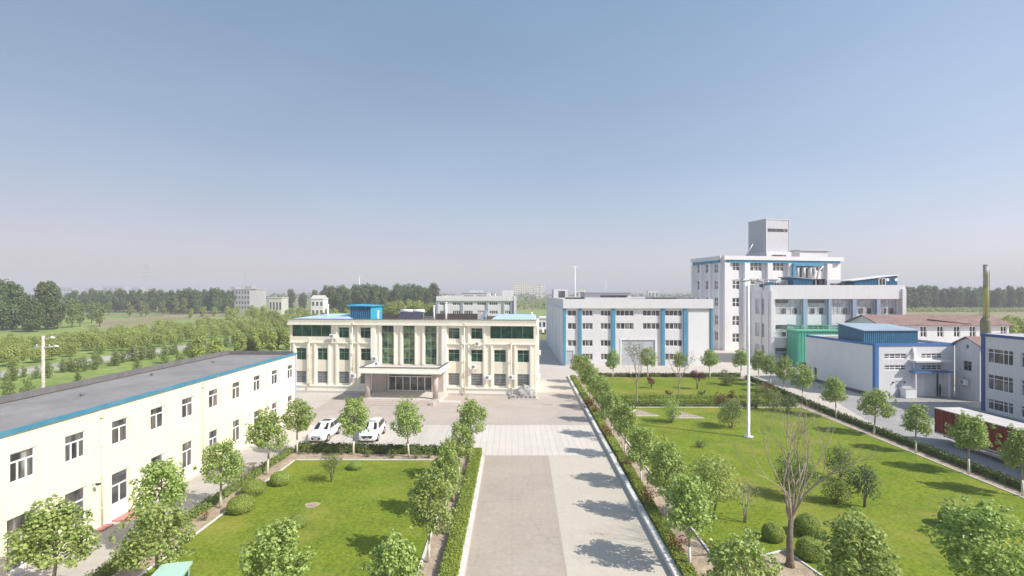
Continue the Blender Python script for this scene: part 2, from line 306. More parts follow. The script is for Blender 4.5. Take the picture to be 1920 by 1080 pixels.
sheet('paver_band', [(-5.39, 46.9), (8.35, 46.9), (8.95, 57.59), (-5.39, 57.59)], .005, mat('pale paver band', (.545, .505, .45), .9, .06, .25, fine=.05, bscale=4, seam=(.62, 20, .035, .8)))
sheet('grey_lane', [(-2.5, -5), (2.2, -5), (3.35, 46.88), (-2.45, 46.88)], .004, M['lane'])
sheet('light_lane', [(2.21, -5), (7.9, -5), (8.35, 46.88), (3.36, 46.88)], .004, M['lane_light'])
sheet('footpath', [(-26.3, -5), (-22.3, -5), (-20.9, 48.6), (-25.4, 48.6)], .006, M['path'])
mb = MB()                                                   # stall lines on the parking apron
for x in (-21.2, -17.0, -12.0, -9.4, -6.9): mb.face([(x, 49.2, .009), (x + .1, 49.2, .009), (x + .1, 56.8, .009), (x, 56.8, .009)])
struct('parking_marking', mb, mat('faded stall line', (.42, .38, .34), .9, .1, 2))
sheet('country_road', [(-109, -20), (-99, -20), (-73.5, 260), (-60, 420), (-66, 420), (-81, 260)], -.04, M['far_road'])
sheet('plantation_grass', [(-109.1, -20), (-81.1, 260), (-66.1, 420), (-150, 420), (-150, 260), (-165, -20)], -.045, M['field'])
sheet('verge', [(-98.9, -20), (-36.5, -20), (-36.5, 160), (-60, 300), (-73.4, 260)], -.045, M['field'])
sheet('crop_field', [(4, 200), (70, 200), (135, 420), (-6, 420)], -.05, M['field'])
sheet('meadow', [(-190, 90), (-118, 90), (-118, 300), (-330, 320)], -.06, M['field'])
sheet('dry_field', [G(150, 621)[:2], G(420, 592)[:2], G(385, 583)[:2], G(200, 599)[:2]], -.045, M['stubble'])
sheet('pale_field', [G(1690, 600)[:2], G(1930, 606)[:2], G(1960, 585)[:2], G(1690, 584)[:2]], -.045, M['stubble'])

def slab(name, poly, z0, z1, m):
    mb = MB(); mb.prism(poly, z0, z1); return struct(name, mb, m)
LZ = .12
slab('front_lawn', [(-19.7, 10), (-5.1, 10), (-5.1, 45.2), (-19.1, 45.2)], -.02, LZ, M['lawn'])
slab('side_lawn', [(11.1, 10), (36.6, 10), (37.1, 65.8), (11.6, 65.8)], -.02, LZ, M['lawn'])
slab('rear_lawn', [(11.5, 71.6), (38.6, 71.6), (39.2, 89.0), (11.5, 89.0)], -.02, LZ, M['lawn'])
slab('garden_bed', [(-21.9, 10), (-19.75, 10), (-19.15, 45.25), (-5.05, 45.25), (-5.05, 10), (-3.75, 10), (-3.5, 48), (-20.65, 48)], -.02, LZ - .03, M['soil'])
slab('rose_bed', [(9.2, 10), (11.05, 10), (11.45, 71.5), (11.45, 89.05), (39.25, 89.05), (38.65, 71.5), (37.15, 65.85), (36.65, 10), (38.2, 10), (38.7, 62), (40.6, 90.2), (10.2, 90.2)], -.02, LZ - .03, M['soil'])
slab('cross_path', [(11.5, 69.35), (38.5, 69.35), (38.5, 70.35), (11.5, 70.35)], -.02, LZ - .01, M['kerb'])
slab('cross_bed', [(11.5, 65.9), (37.2, 65.9), (38.4, 69.3), (11.5, 69.3)], -.02, LZ - .02, M['soil'])
slab('hedge_bed', [(11.5, 70.4), (38.5, 70.4), (38.55, 71.55), (11.5, 71.55)], -.02, LZ - .02, M['soil'])
def kerb(name, pts, w, h):
    mb = MB()
    for a, b in zip(pts[:-1], pts[1:]):
        a = Vector(a); b = Vector(b); d = (b - a).normalized(); nn = Vector((-d.y, d.x)) * w / 2
        mb.prism([a + nn, a - nn, b - nn, b + nn], -.02, h)
    return struct(name, mb, M['kerb'])
kerb('kerb', [(-2.76, 8), (-2.68, 46.5)], .3, .16)
kerb('kerb', [(-2.85, 46.8), (-20.4, 48.75)], .25, .2)
kerb('kerb', [(-20.75, 48.4), (-22.1, 8)], .22, .16)
kerb('kerb', [(-4.98, 10), (-4.98, 45.22)], .14, .17)
kerb('kerb', [(-5.1, 45.3), (-19.05, 45.3)], .14, .17)
kerb('kerb', [(-19.18, 45.1), (-19.75, 10)], .14, .17)
kerb('kerb', [(8.22, 6), (9.9, 90.2)], .36, .3)
kerb('kerb', [(10.2, 90.35), (40.7, 90.35)], .3, .2)
kerb('kerb', [(40.9, 90.1), (39.0, 62), (38.5, 10)], .26, .2)
kerb('kerb', [(11.15, 10), (11.55, 65.6)], .12, .17)
kerb('kerb', [(11.6, 65.85), (37.1, 65.85)], .16, .18)
kerb('kerb', [(36.68, 10), (37.15, 65.6)], .12, .17)
for (x, y) in ((15.6, 62.2), (20.6, 61.2)):                  # triangular edged beds
    slab('garden_bed', [(x - 1.9, y - .9), (x + 1.9, y - .9), (x, y + 2.2)], .05, LZ + .012, M['soil'])
    kerb('bed_kerb', [(x - 2, y - .95), (x + 2, y - .95), (x, y + 2.35), (x - 2, y - .95)], .12, LZ + .06)
slab('garden_bed', [(11.2, 27.6), (15.6, 29.3), (17, 22), (11.2, 20)], .05, LZ + .01, M['soil'])
kerb('bed_kerb', [(11.3, 27.75), (15.7, 29.45), (17.1, 22)], .12, LZ + .06)
slab('tree_pit', [(p[0], p[1]) for p in [(-13.9 + -.05 + .5 * math.cos(a) * (1 + .2 * math.sin(3 * a)), 35.7 + .5 * math.sin(a)) for a in [k * .52 for k in range(12)]]], .05, LZ + .012, M['soil'])

# ================================================================== BUILDINGS
def wall(mb, T, L, H, ops=(), rev=.16, z0=0, mi=0, top=None):
    ss = sorted({0, L, *[o[0] for o in ops], *[o[2] for o in ops]}); zz = sorted({z0, H, *[o[1] for o in ops], *[o[3] for o in ops]})
    for a, b in zip(ss[:-1], ss[1:]):
        for c, d in zip(zz[:-1], zz[1:]):
            if b - a < 1e-5 or d - c < 1e-5: continue
            m, n = (a + b) / 2, (c + d) / 2
            if any(o[0] < m < o[2] and o[1] < n < o[3] for o in ops): continue
            mb.face([T(a, 0, c), T(b, 0, c), T(b, 0, d), T(a, 0, d)], mi)
    for (a, c, b, d) in ops:
        mb.face([T(a, 0, c), T(b, 0, c), T(b, rev, c), T(a, rev, c)], mi); mb.face([T(a, 0, d), T(b, 0, d), T(b, rev, d), T(a, rev, d)], mi)
        mb.face([T(a, 0, c), T(a, 0, d), T(a, rev, d), T(a, rev, c)], mi); mb.face([T(b, 0, c), T(b, 0, d), T(b, rev, d), T(b, rev, c)], mi)

def window(T, op, cols, rows, parent, fm, pm, fw=.06, t=.09, name='window', low=None, bars=None):
    """frame mesh with mullions, the glass its sub-part; rows: heights (0..1) of transoms; low: transom under which mullions stop at"""
    a, c, b, d = op; f = MB(); e = .003
    f.tbox(T, a + e, t, c + e, a + fw, t + .07, d - e); f.tbox(T, b - fw, t, c + e, b - e, t + .07, d - e)
    f.tbox(T, a + fw, t, c + e, b - fw, t + .07, c + fw); f.tbox(T, a + fw, t, d - fw, b - fw, t + .07, d - e)
    zs = [c + fw] + [c + (d - c) * r for r in rows] + [d - fw]
    for z in zs[1:-1]: f.tbox(T, a + fw, t, z - fw * .5, b - fw, t + .07, z + fw * .5)
    cl = [k / cols for k in range(1, cols)] if isinstance(cols, int) else cols
    for k in range(len(zs) - 1):
        if low is not None and k >= low: break
        for q in cl:
            s = a + (b - a) * q; f.tbox(T, s - fw * .5, t + .002, zs[k] + (fw * .5 if k else 0), s + fw * .5, t + .068, zs[k + 1] - (fw * .5 if k < len(zs) - 2 else 0))
    w = f.build(name, M[fm], parent)
    p = MB(); p.face([T(a + e, t + .045, c + e), T(b - e, t + .045, c + e), T(b - e, t + .045, d - e), T(a + e, t + .045, d - e)])
    p.build('pane', M[pm], w)
    if bars:
        g = MB(); n = max(3, int((b - a) / .13))
        for k in range(1, n): g.tbox(T, a + (b - a) * k / n - .012, t - .06, c + .02, a + (b - a) * k / n + .012, t - .036, d - .02)
        for k in range(1, 5): g.tbox(T, a + .01, t - .036, c + (d - c) * k / 5 - .014, b - .01, t - .01, c + (d - c) * k / 5 + .014)
        g.build('security_bars', M[bars], w)
    return w

class Fac:
    """a building on a ground line P0-P1 (left to right seen from outside); local x along the front, y inwards, z up"""
    def __init__(s, name, label, cat, P0, P1, H, D, group=None):
        s.P0 = Vector((P0[0], P0[1], 0)); d = Vector((P1[0] - P0[0], P1[1] - P0[1], 0)); s.W = d.length; s.u = d.normalized(); s.n = Vector((s.u.y, -s.u.x, 0))
        s.H = H; s.D = D; s.rz = math.atan2(s.u.y, s.u.x)
        s.root = thing(name, label, cat, s.P0, s.rz, group)
        s.F = lambda a, t, z: (a, t, z)
        s.L = lambda a, t, z: (t, a, z)
        s.Rt = lambda a, t, z: (s.W - t, a, z)
        s.B = lambda a, t, z: (a, s.D - t, z)
    def pt(s, px, py, d=0):
        r = Vector(((px - 960) / FOC, 1, -(py - HOR) / FOC)); C = Vector((0, 0, EYE)); q = s.P0 - s.n * d
        k = (q - C).dot(s.n) / r.dot(s.n); p = C + r * k - s.P0
        return p.dot(s.u), p.z
    def pl(s, px, py, x=0):
        r = Vector(((px - 960) / FOC, 1, -(py - HOR) / FOC)); C = Vector((0, 0, EYE)); q = s.P0 + s.u * x
        k = (q - C).dot(s.u) / r.dot(s.u); p = C + r * k - s.P0
        return -p.dot(s.n), p.z
    def R(s, x0, y0, x1, y1, d=0):
        a = s.pt(x0, (y0 + y1) / 2, d)[0]; b = s.pt(x1, (y0 + y1) / 2, d)[0]; m = (x0 + x1) / 2
        return (a, s.pt(m, y1, d)[1], b, s.pt(m, y0, d)[1])
    def RL(s, x0, y0, x1, y1, x=0):
        a = s.pl(x0, (y0 + y1) / 2, x)[0]; b = s.pl(x1, (y0 + y1) / 2, x)[0]; m = (x0 + x1) / 2
        return (min(a, b), s.pl(m, y1, x)[1], max(a, b), s.pl(m, y0, x)[1])
    def world(s, a, y, z): return s.P0 + s.u * a - s.n * y + Vector((0, 0, z))
    def shell(s, wm, rm, ph=.5, fo=(), lo=(), ro=(), rev=.16, pm=None, pw=.22, name='wall'):
        h = s.H - ph; mb = MB()
        wall(mb, s.F, s.W, h, fo, rev); wall(mb, s.L, s.D, h, lo, rev); wall(mb, s.Rt, s.D, h, ro, rev); wall(mb, s.B, s.W, h)
        w = mb.build(name, M[wm], s.root)
        mb = MB(); mb.box(.003, .003, h - .2, s.W - .003, s.D - .003, h - .05); mb.build('roof', M[rm], s.root)
        if ph:
            mb = MB(); mb.box(0, 0, h, s.W, pw, s.H); mb.box(0, s.D - pw, h, s.W, s.D, s.H); mb.box(0, pw, h, pw, s.D - pw, s.H); mb.box(s.W - pw, pw, h, s.W, s.D - pw, s.H)
            mb.build('parapet', M[pm or wm], s.root)
        return w
    def part(s, name, m, *boxes):
        mb = MB()
        for b in boxes: mb.box(*b)
        return mb.build(name, M[m] if isinstance(m, str) else m, s.root)

# ---------------------------------------------------------------- dormitory (cream, two storeys, left)
LD = Fac('office_wing', 'long cream two-storey block with a grey flat roof and blue coping left of the lawn', 'building', (-26.45, 12.5), (-25.75, 60.9), 7.72, 8.0)
bays = [27.5 - 13.8, 27.5 - 10.35, 27.5 - 6.9, 27.5 - 3.45, 27.5, 30.75, 34.2, 37.7, 41.15, 44.65, 48.25, 52.05, 55.8, 59.55]
fo = []; spec = []
for k, y in enumerate(bays):
    s = y - 12.5
    if s < .8: continue
    o = (s - .73, 4.9, s + .73, 6.5); fo.append(o); spec.append((o, 'up', k))
    if k in (3, 4): o = (s - .9, .25, s + .9, 3.1)
    elif k in (5,): o = (s - .75, .75, s + .75, 3.1)
    elif k == 6: o = (s - .75, .02, s + .75, 3.05)
    else: o = (s - .68, .88, s + .68, 2.95)
    fo.append(o); spec.append((o, 'door' if k == 6 else 'low', k))
LD.shell('cream', 'roof_grey', .12, fo, pm='parapet_grey')
for o, kind, k in spec:
    if kind == 'up': window(LD.F, o, 2 if k not in (4, 5) else 3, [.68], LD.root, 'frame_white', 'pane_dark', low=1, fw=.085)
    elif kind == 'low': window(LD.F, o, 2, [.66], LD.root, 'frame_white', 'pane_dark', low=1, fw=.085)
    else:
        d = window(LD.F, o, 2, [.32, .72], LD.root, 'frame_white', 'pane_grey', low=2, fw=.09, name='door')
        p = MB(); p.tbox(LD.F, o[0] + .1, .1, o[1] + .06, o[2] - .1, .13, o[1] + .9); p.build('kick_panel', M['white_plastic'], d)
W = LD.W
LD.part('roof_upstand', 'parapet_grey', (.0, 7.75, 7.6, W, 8.05, 8.02), (W - .3, .25, 7.6, W, 7.74, 7.95))
LD.part('coping', 'blue', (-.1, -.12, 7.54, W + .12, -.003, 7.74), (-.1, -.003, 7.722, W + .12, .2, 7.745))
LD.part('corner_trim', mat('lilac blue corner trim', (.30, .36, .62), .7, .1, 1), (W - .16, -.06, .003, W + .06, -.003, 7.49))
for y in (32.6, 43.05, 54.0):
    mb = MB(); s = y - 12.5
    mb.tube([(s, -.08, .1), (s, -.08, 7.0)], .055, 8); mb.box(s - .12, -.2, 7.0, s + .12, -.005, 7.22); mb.tube([(s, -.08, 7.2), (s, .0, 7.45)], .05, 6)
    for z in (1.2, 3.2, 5.2): mb.box(s - .08, -.15, z, s + .08, -.004, z + .05)
    mb.build('downpipe', M['pipe'], LD.root)
mb = MB(); s = 31.9 - 12.5; mb.tube([(s, -.01, 3.0), (s, -.35, 3.08)], .02, 6); mb.box(s - .1, -.5, 2.96, s + .1, -.3, 3.06); mb.build('wall_lamp', M['dark'], LD.root)
LD.part('plinth', 'white', (0, -.04, .003, 21.0, -.003, .12), (22.5, -.04, .003, W - .2, -.003, .12))
mb = MB(); s = bays[6] - 12.5; mb.box(s - .8, -1.2, .008, s + .8, -.05, .09); mb.build('doorstep', M['pad'], LD.root)
LD.part('drain_step', 'pad', (19.5, -.55, .008, 20.4, -.05, .1))
LD.part('roof_hatch', 'parapet_grey', (13.3, 2.2, 7.55, 14.4, 3.4, 7.98))
mb = MB()
for s, y in ((16, 5.2), (24, 4.6), (33, 6.1), (41, 5.4)): mb.tube([(s, y, 7.5), (s, y, 7.62), (s + .02, y, 7.75)], [.1, .1, .16], 8)
mb.build('roof_vent', M['parapet_grey'], LD.root)

# ---------------------------------------------------------------- main three-storey block
A = G(543.5, 734.7); B = G(1004.5, 743.2)
MA = Fac('office_building', 'cream three-storey office block with a columned porch and tall green glass strips', 'building', A, B, 10.86, 13.0)
g = MA.R
up_l = [(635.3, 654.1), (675.9, 695.2)]; up_r = [(840.7, 861.5), (883.2, 904.6)]
lo_l = [(555.5, 574), (595, 613.8), (635.3, 654.3), (676, 695.4)]; lo_r = [(840.7, 861.5), (883.2, 904.8), (926.3, 948.3), (970.3, 992)]
def cols_of(lst): return [(MA.pt(a, 640)[0], MA.pt(b, 640)[0]) for a, b in lst]
UL, UR, NL, NR = map(cols_of, (up_l, up_r, lo_l, lo_r))
Z3 = (8.15, 9.72); Z2 = (4.85, 6.6); Z1 = (1.42, 3.15)
fo = []; win = []
for (a, b) in UL + UR: o = (a, Z3[0], b, Z3[1]); fo.append(o); win.append((o, 3))
for (a, b) in NL + NR:
    o = (a, Z2[0], b, Z2[1]); fo.append(o); win.append((o, 2))
    o = (a, Z1[0], b, Z1[1]); fo.append(o); win.append((o, 1))
cgl = (.35, 8.3, MA.pt(620.4, 620)[0], 10.05); cgr = (MA.pt(919, 620)[0], 8.2, MA.W - .3, 10.05)
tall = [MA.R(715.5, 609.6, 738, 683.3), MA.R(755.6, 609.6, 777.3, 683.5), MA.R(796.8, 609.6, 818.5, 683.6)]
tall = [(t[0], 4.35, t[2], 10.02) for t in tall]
dr = MA.R(728, 704, 810, 732.5); dr = (dr[0], .46, dr[2], 2.95)
fo += [cgl, cgr, dr] + tall
side = (.4, 8.25, 4.6, 10.05)
MA.shell('cream_main', 'roof_grey', .45, fo, [side], [side, (6, 4.85, 7.4, 6.5), (6, 1.4, 7.4, 3.1), (9.5, 4.85, 10.9, 6.5)], rev=.2, pm='parapet_grey')
for o, fl in win:
    if fl == 3: window(MA.F, o, [.35], [.72], MA.root, 'frame_grey', 'pane_green', t=.12, fw=.045)
    elif fl == 2: window(MA.F, o, [.5], [.66], MA.root, 'frame_grey', 'pane_green', t=.12, fw=.045)
    else: window(MA.F, o, [.5], [.66], MA.root, 'frame_grey', 'pane_grey', t=.12, fw=.045, bars='steel')
for o, n in ((cgl, 4), (cgr, 4)): window(MA.F, o, n, [], MA.root, 'frame_grey', 'pane_green', fw=.05, t=.1, name='corner_glazing')
for T in (MA.L, MA.Rt): window(T, side, 2, [], MA.root, 'frame_grey', 'pane_green', fw=.05, t=.1, name='corner_glazing')
for o in ((6, 4.85, 7.4, 6.5), (6, 1.4, 7.4, 3.1), (9.5, 4.85, 10.9, 6.5)): window(MA.Rt, o, 2, [.66], MA.root, 'frame_grey', 'pane_green', t=.12, fw=.045)
for o in tall: window(MA.F, o, 2, [.16, .4, .62, .82], MA.root, 'frame_grey', 'pane_tall_reflect', fw=.045, t=.12, name='tall_window')
W = MA.W; ZC = 7.45
def fin(s, z0, z1): MA.part('pilaster', 'cream_trim', (s - .14, -.16, z0, s + .14, -.003, z1))
for (a, b) in NL + NR:
    for s in (a - .3, b + .3): fin(s, 1.2, ZC - .14)
for (a, b) in UL + UR:
    for s in (a - .3, b + .3): fin(s, ZC + .16, 10.08)
for o in tall:
    for s in (o[0] - .22, o[2] + .22): fin(s, 4.3, 10.08)
sA = MA.pt(697, 640)[0]; sB = MA.pt(838, 640)[0]
for s in (sA + .35, sB - .35): MA.part('pier', 'cream_trim', (s - .35, -.42, .46, s + .35, -.003, 10.08))
for a, b in ((0, sA - .1), (sB + .1, W)):
    MA.part('string_course', 'cream_trim', (a, -.2, ZC - .08, b, -.003, ZC + .08))
    MA.part('plinth', 'cream_trim', (a, -.18, .32, b, -.003, .98), (a, -.3, .98, b, -.003, 1.18))
    MA.part('plinth_base', 'granite', (a, -.26, .006, b, -.003, .318))
cor = MB()
for x0, y0, x1, y1 in ((-.12, -.6, W + .12, -.003),): cor.box(x0, y0, 10.1, x1, y1, 10.36)
cor.box(-.12, -.003, 10.1, -.003, 9, 10.36); cor.box(W + .003, -.003, 10.1, W + .12, 9, 10.36)
cor.build('cornice', M['cream_trim'], MA.root)
cf = MB()                                                   # set-back fascia above the cornice ledge
cf.box(-.06, -.42, 10.363, W + .06, -.003, 10.92); cf.box(-.06, -.003, 10.363, -.003, 9, 10.92); cf.box(W + .003, -.003, 10.363, W + .06, 9, 10.92)
cf.build('fascia', mat('weathered cream fascia', (.56, .53, .45), .85, .1, .6, stain=.1), MA.root)
MA.part('fascia_cap', 'parapet_grey', (-.08, -.45, 10.923, W + .08, .3, 10.97))
for px, z0, z1 in ((582.3, .9, 7.9), (662.7, 3.2, 10.2), (871.5, .2, 10.2), (959, .2, 7.6)):
    s = MA.pt(px, 660)[0]; mb = MB(); mb.tube([(s, -.42, z0), (s, -.42, z1)], .085, 8); mb.box(s - .17, -.6, z1, s + .17, -.3, z1 + .3)
    z = z0 + .6
    while z < z1: mb.box(s - .1, -.4, z, s + .1, -.004, z + .06); z += 2.1
    mb.build('downpipe', M['pipe'], MA.root)
# porch
dP = -6.3; a = MA.pt(671.8, 695, dP)[0]; b = MA.pt(825.6, 697, dP)[0]
mb = MB(); mb.box(a, dP, 3.98, b, -.45, 4.2); mb.box(a + .12, dP + .12, 4.203, b - .12, dP + .45, 4.72); mb.box(a + .12, dP + .453, 4.203, a + .45, -.45, 4.72); mb.box(b - .45, dP + .453, 4.203, b - .12, -.45, 4.72); pc = mb.build('porch_canopy', M['cream_trim'], MA.root)
mb = MB(); mb.box(a + .08, dP + .08, 4.723, b - .08, dP + .5, 4.8); mb.box(a + .08, dP + .5, 4.723, a + .45, -.45, 4.8); mb.box(b - .45, dP + .5, 4.723, b - .08, -.45, 4.8); mb.build('canopy_cap', M['parapet_grey'], pc)
mb = MB(); mb.box(a + .46, dP + .46, 4.203, b - .46, -.46, 4.28); mb.build('canopy_roof', mat('pinkish screed', (.52, .47, .44), .9, .15, .6), pc)
for px, py in ((689.3, 745.5), (816.6, 747.6)):
    s = MA.pt(px, py - 20, -5.2)[0]; mb = MB(); mb.tube([(s, -5.2, .46), (s, -5.2, .56)], .5, 20); mb.tube([(s, -5.2, .56), (s, -5.2, 3.975)], .38, 20); mb.build('column', M['granite_pink'], MA.root)
pl0 = MA.pt(681, 746, -5.9)[0]; pl1 = MA.pt(823, 748, -5.9)[0]
mb = MB(); mb.box(pl0, -5.9, .006, pl1, -.01, .455); mb.build('porch_floor', M['granite'], MA.root)
mb = MB(); mb.box(pl0 + .2, -6.5, .006, pl1 - .9, -5.905, .34); mb.box(pl0 + .2, -7.1, .006, pl1 - .9, -6.505, .225); mb.box(pl0 + .2, -7.7, .006, pl1 - .9, -7.105, .11); mb.build('porch_steps', M['granite_pink'], MA.root)
MA.part('step_cheek', 'granite_pink', (pl1 - .85, -7.6, .006, pl1 - .35, -5.905, .47))
MA.part('ramp', 'granite', (pl1 + .02, -5.6, .006, pl1 + 2.6, -4.2, .1))
window(MA.F, dr, 6, [.84], MA.root, 'frame_white', 'pane_grey', fw=.11, t=.08, name='entrance_door', low=1)
x0, x1 = MA.pt(699.5, 715)[0], MA.pt(726, 715)[0]; MA.part('entrance_panel', 'granite_pink', (x0, -.5, .46, x1, -.003, 3.6))
x0, x1 = MA.pt(811, 715)[0], MA.pt(833, 715)[0]; MA.part('entrance_panel', 'granite_pink', (x0, -.5, .46, x1, -.003, 3.6))
# roof furniture that belongs to the block
s0, s1 = MA.pt(656.7, 590, 3)[0], MA.pt(695, 590, 3)[0]
mb = MB(); mb.box(s0, 3, 10.3, s1, 8.2, 12.75); pb = mb.build('stair_cabin', M['blue_steel'], MA.root)
mb = MB(); mb.face([(s0 - .3, 2.7, 12.98), (s1 + .3, 2.7, 12.82), (s1 + .3, 8.5, 12.82), (s0 - .3, 8.5, 12.98)]); mb.face([(s0 - .3, 2.7, 12.78), (s1 + .3, 2.7, 12.74), (s1 + .3, 8.5, 12.74), (s0 - .3, 8.5, 12.78)])
for p, q in (((s0 - .3, 2.7), (s1 + .3, 2.7)), ((s1 + .3, 2.7), (s1 + .3, 8.5)), ((s1 + .3, 8.5), (s0 - .3, 8.5)), ((s0 - .3, 8.5), (s0 - .3, 2.7))):
    zt = lambda c: 12.98 if c[0] < s0 else 12.82
    zb = lambda c: 12.78 if c[0] < s0 else 12.74
    mb.face([(p[0], p[1], zb(p)), (q[0], q[1], zb(q)), (q[0], q[1], zt(q)), (p[0], p[1], zt(p))])
mb.build('cabin_roof', M['teal_steel'], pb)
mb = MB(); mb.face([(s1 + .004, 3.05, 10.5), (s1 + .004, 8.1, 10.5), (s1 + .004, 8.1, 12.7), (s1 + .004, 3.05, 12.7)]); mb.build('cabin_side', M['teal_steel'], pb)
def lowroof(x0, x1, x2, x3):
    mb = MB(); f = [(x0, .35, 10.98), (x1, .35, 10.98), (x3, 7.2, 11.45), (x2, 7.2, 11.45)]; mb.face(f)
    mb.face([f[1], (x1, 8, 10.6), f[2]]); mb.face([f[0], f[3], (x0, 8, 10.6)]); mb.face([f[3], f[2], (x1, 8, 10.6), (x0, 8, 10.6)]); mb.face([(p[0], p[1], 10.5) for p in f])
    mb.face([f[0], f[1], (x1, .35, 10.6), (x0, .35, 10.6)])
    mb.build('sheet_roof', M['sky_roof'], MA.root)
lowroof(.2, 8.6, 3.2, 6.4); lowroof(MA.pt(921, 598, .35)[0], W - .1, MA.pt(936, 590, 7)[0], W - .4)
for px, y0, d in ((614.8, 573, 4), (708.8, 585, 2.4), (813.9, 575, 9), (836.3, 568.8, 2), (997, 588, 7)):
    s, z = MA.pt(px, y0, d); mb = MB(); mb.tube([(s, d, 10.3), (s, d, z)], .14, 10); mb.tube([(s, d, z), (s, d, z + .2)], .19, 10); mb.build('vent_pipe', M['white_plastic'], MA.root)
mat('dark brown upstand', (.10, .08, .075), .9, .2, 1)
MA.part('roof_wall', bpy.data.materials['dark brown upstand'], (MA.pt(818, 595, 11)[0], 11, 10.3, MA.pt(896, 595, 11)[0], 11.25, 11.35))
MA.part('roof_wall', bpy.data.materials['dark brown upstand'], (MA.pt(712, 595, 11.5)[0], 11.5, 10.3, MA.pt(750, 595, 11.5)[0], 11.75, 11.2))
MA.part('roof_tank', 'granite', (MA.pt(895.5, 590, 8)[0], 8, 10.3, MA.pt(903.5, 590, 8)[0], 9, 11.75))

def roof_obj(fac, s, y, z): return fac.world(s, y, z)
sol = thing('solar_water_heater', 'left one of two tilted solar water heaters on the office roof', 'solar heater', MA.world(MA.pt(760, 590, 4)[0], 4, 10.36), MA.rz, 'solar water heaters on the roof')
mb = MB(); mb.face([(-.95, -.6, .15), (.95, -.6, .15), (.95, .75, 1.55), (-.95, .75, 1.55)]); mb.face([(-.95, -.57, .1), (.95, -.57, .1), (.95, .78, 1.5), (-.95, .78, 1.5)]); mb.build('panel', M['solar'], sol)
mb = MB(); mb.tube([(-1.05, .85, 1.65), (1.05, .85, 1.65)], .24, 14); mb.build('tank', M['white_plastic'], sol)
for x in (-.9, .9):
    mb = MB(); mb.tube([(x, .8, 0), (x, .8, 1.45)], .03, 6); mb.tube([(x, -.62, 0), (x, .8, 1.45)], .03, 6); mb.build('stand', M['steel'], sol)
dup(sol, MA.world(MA.pt(781, 590, 4)[0], 4, 10.36), MA.rz, label='right one of two tilted solar water heaters on the office roof')
dish = thing('satellite_dish', 'white satellite dish tilted on the office roof beside the blue sheet roof', 'satellite dish', MA.world(MA.pt(911, 593, 5)[0], 5, 10.36), MA.rz)
mb = MB(); rings = 5; n = 20; Mx = Matrix.Translation((0, 0, 1.0)) @ Matrix.Rotation(R(-52), 4, 'Y') @ Matrix.Rotation(R(20), 4, 'X')
for k in range(rings):
    for j in range(n):
        q = []
        for kk, jj in ((k, j), (k, j + 1), (k + 1, j + 1), (k + 1, j)):
            r = .95 * kk / rings; t = 6.2832 * jj / n; q.append(tuple(Mx @ Vector((r * math.cos(t), r * math.sin(t), r * r * .35))))
        mb.face(q, 0, True)
mb.build('reflector', M['white_plastic'], dish)
mb = MB(); mb.tube([(0, 0, 0), (0, 0, 1.0)], .06, 8); mb.tube([tuple(Mx @ Vector((0, .9, .3))), tuple(Mx @ Vector((0, 0, .85)))], .02, 6); mb.build('mast', M['steel'], dish)

# air conditioner outdoor units
ac = thing('air_conditioner', 'x', 'air conditioner', (0, 0, 0), 0, 'air conditioner units on the office facade')
mb = MB(); mb.box(-.45, -.62, 0, .45, -.28, .68); mb.build('casing', M['white_plastic'], ac)
mb = MB(); mb.tube([(-.1, -.625, .34), (-.1, -.64, .34)], .25, 18); mb.build('fan_grille', mat('grey fan grille', (.25, .25, .25), .6, .2, 12), ac)
mb = MB(); mb.box(-.38, -.62, -.05, -.32, .0, -.003); mb.box(.32, -.62, -.05, .38, .0, -.003); mb.box(-.38, -.05, -.4, -.32, .0, -.053); mb.box(.32, -.05, -.4, .38, .0, -.053); mb.build('bracket', M['steel'], ac)
acs = [(624.3, 634, 'white air conditioner unit beside the left corner glazing of the office block', 0),
       (703.6, 676, 'white air conditioner unit mounted above the left end of the porch canopy', 0),
       (663, 708, 'white air conditioner unit low on the wall left of the porch columns', 0),
       (896, 648.5, 'white air conditioner unit under an upper window right of the tall glass', 0),
       (889, 691.5, 'small white air conditioner unit under a middle window right of the porch', 0),
       (915, 711.5, 'white air conditioner unit between ground floor windows right of the porch', 0),
       (959, 711, 'white air conditioner unit nearest the boulder on the office facade', 0)]
ac.scale = (.9, .9, .9)
for k, (px, py, lb, d) in enumerate(acs):
    s, z = MA.pt(px, py, -.3); p = MA.world(s, -.05, z)
    if k == 0: ac.location = p; ac.rotation_euler = (0, 0, MA.rz); ac['label'] = lb
    else: dup(ac, p, MA.rz, label=lb)
s, z = MA.pt(708, 689, -1.2); dup(ac, MA.world(s, -1.0, 4.29), MA.rz, label='white air conditioner unit standing on the porch canopy roof')
for y, z, lb in ((1.2, 9.1, 'white air conditioner unit high on the right end wall under the cornice'), (3.2, 5.6, 'white air conditioner unit halfway up the right end wall of the office'), (2.2, 2.2, 'white air conditioner unit low on the right end wall of the office')):
    dup(ac, MA.world(W + (.62 if z > 9 else .05), y, z), MA.rz + R(90), label=lb)

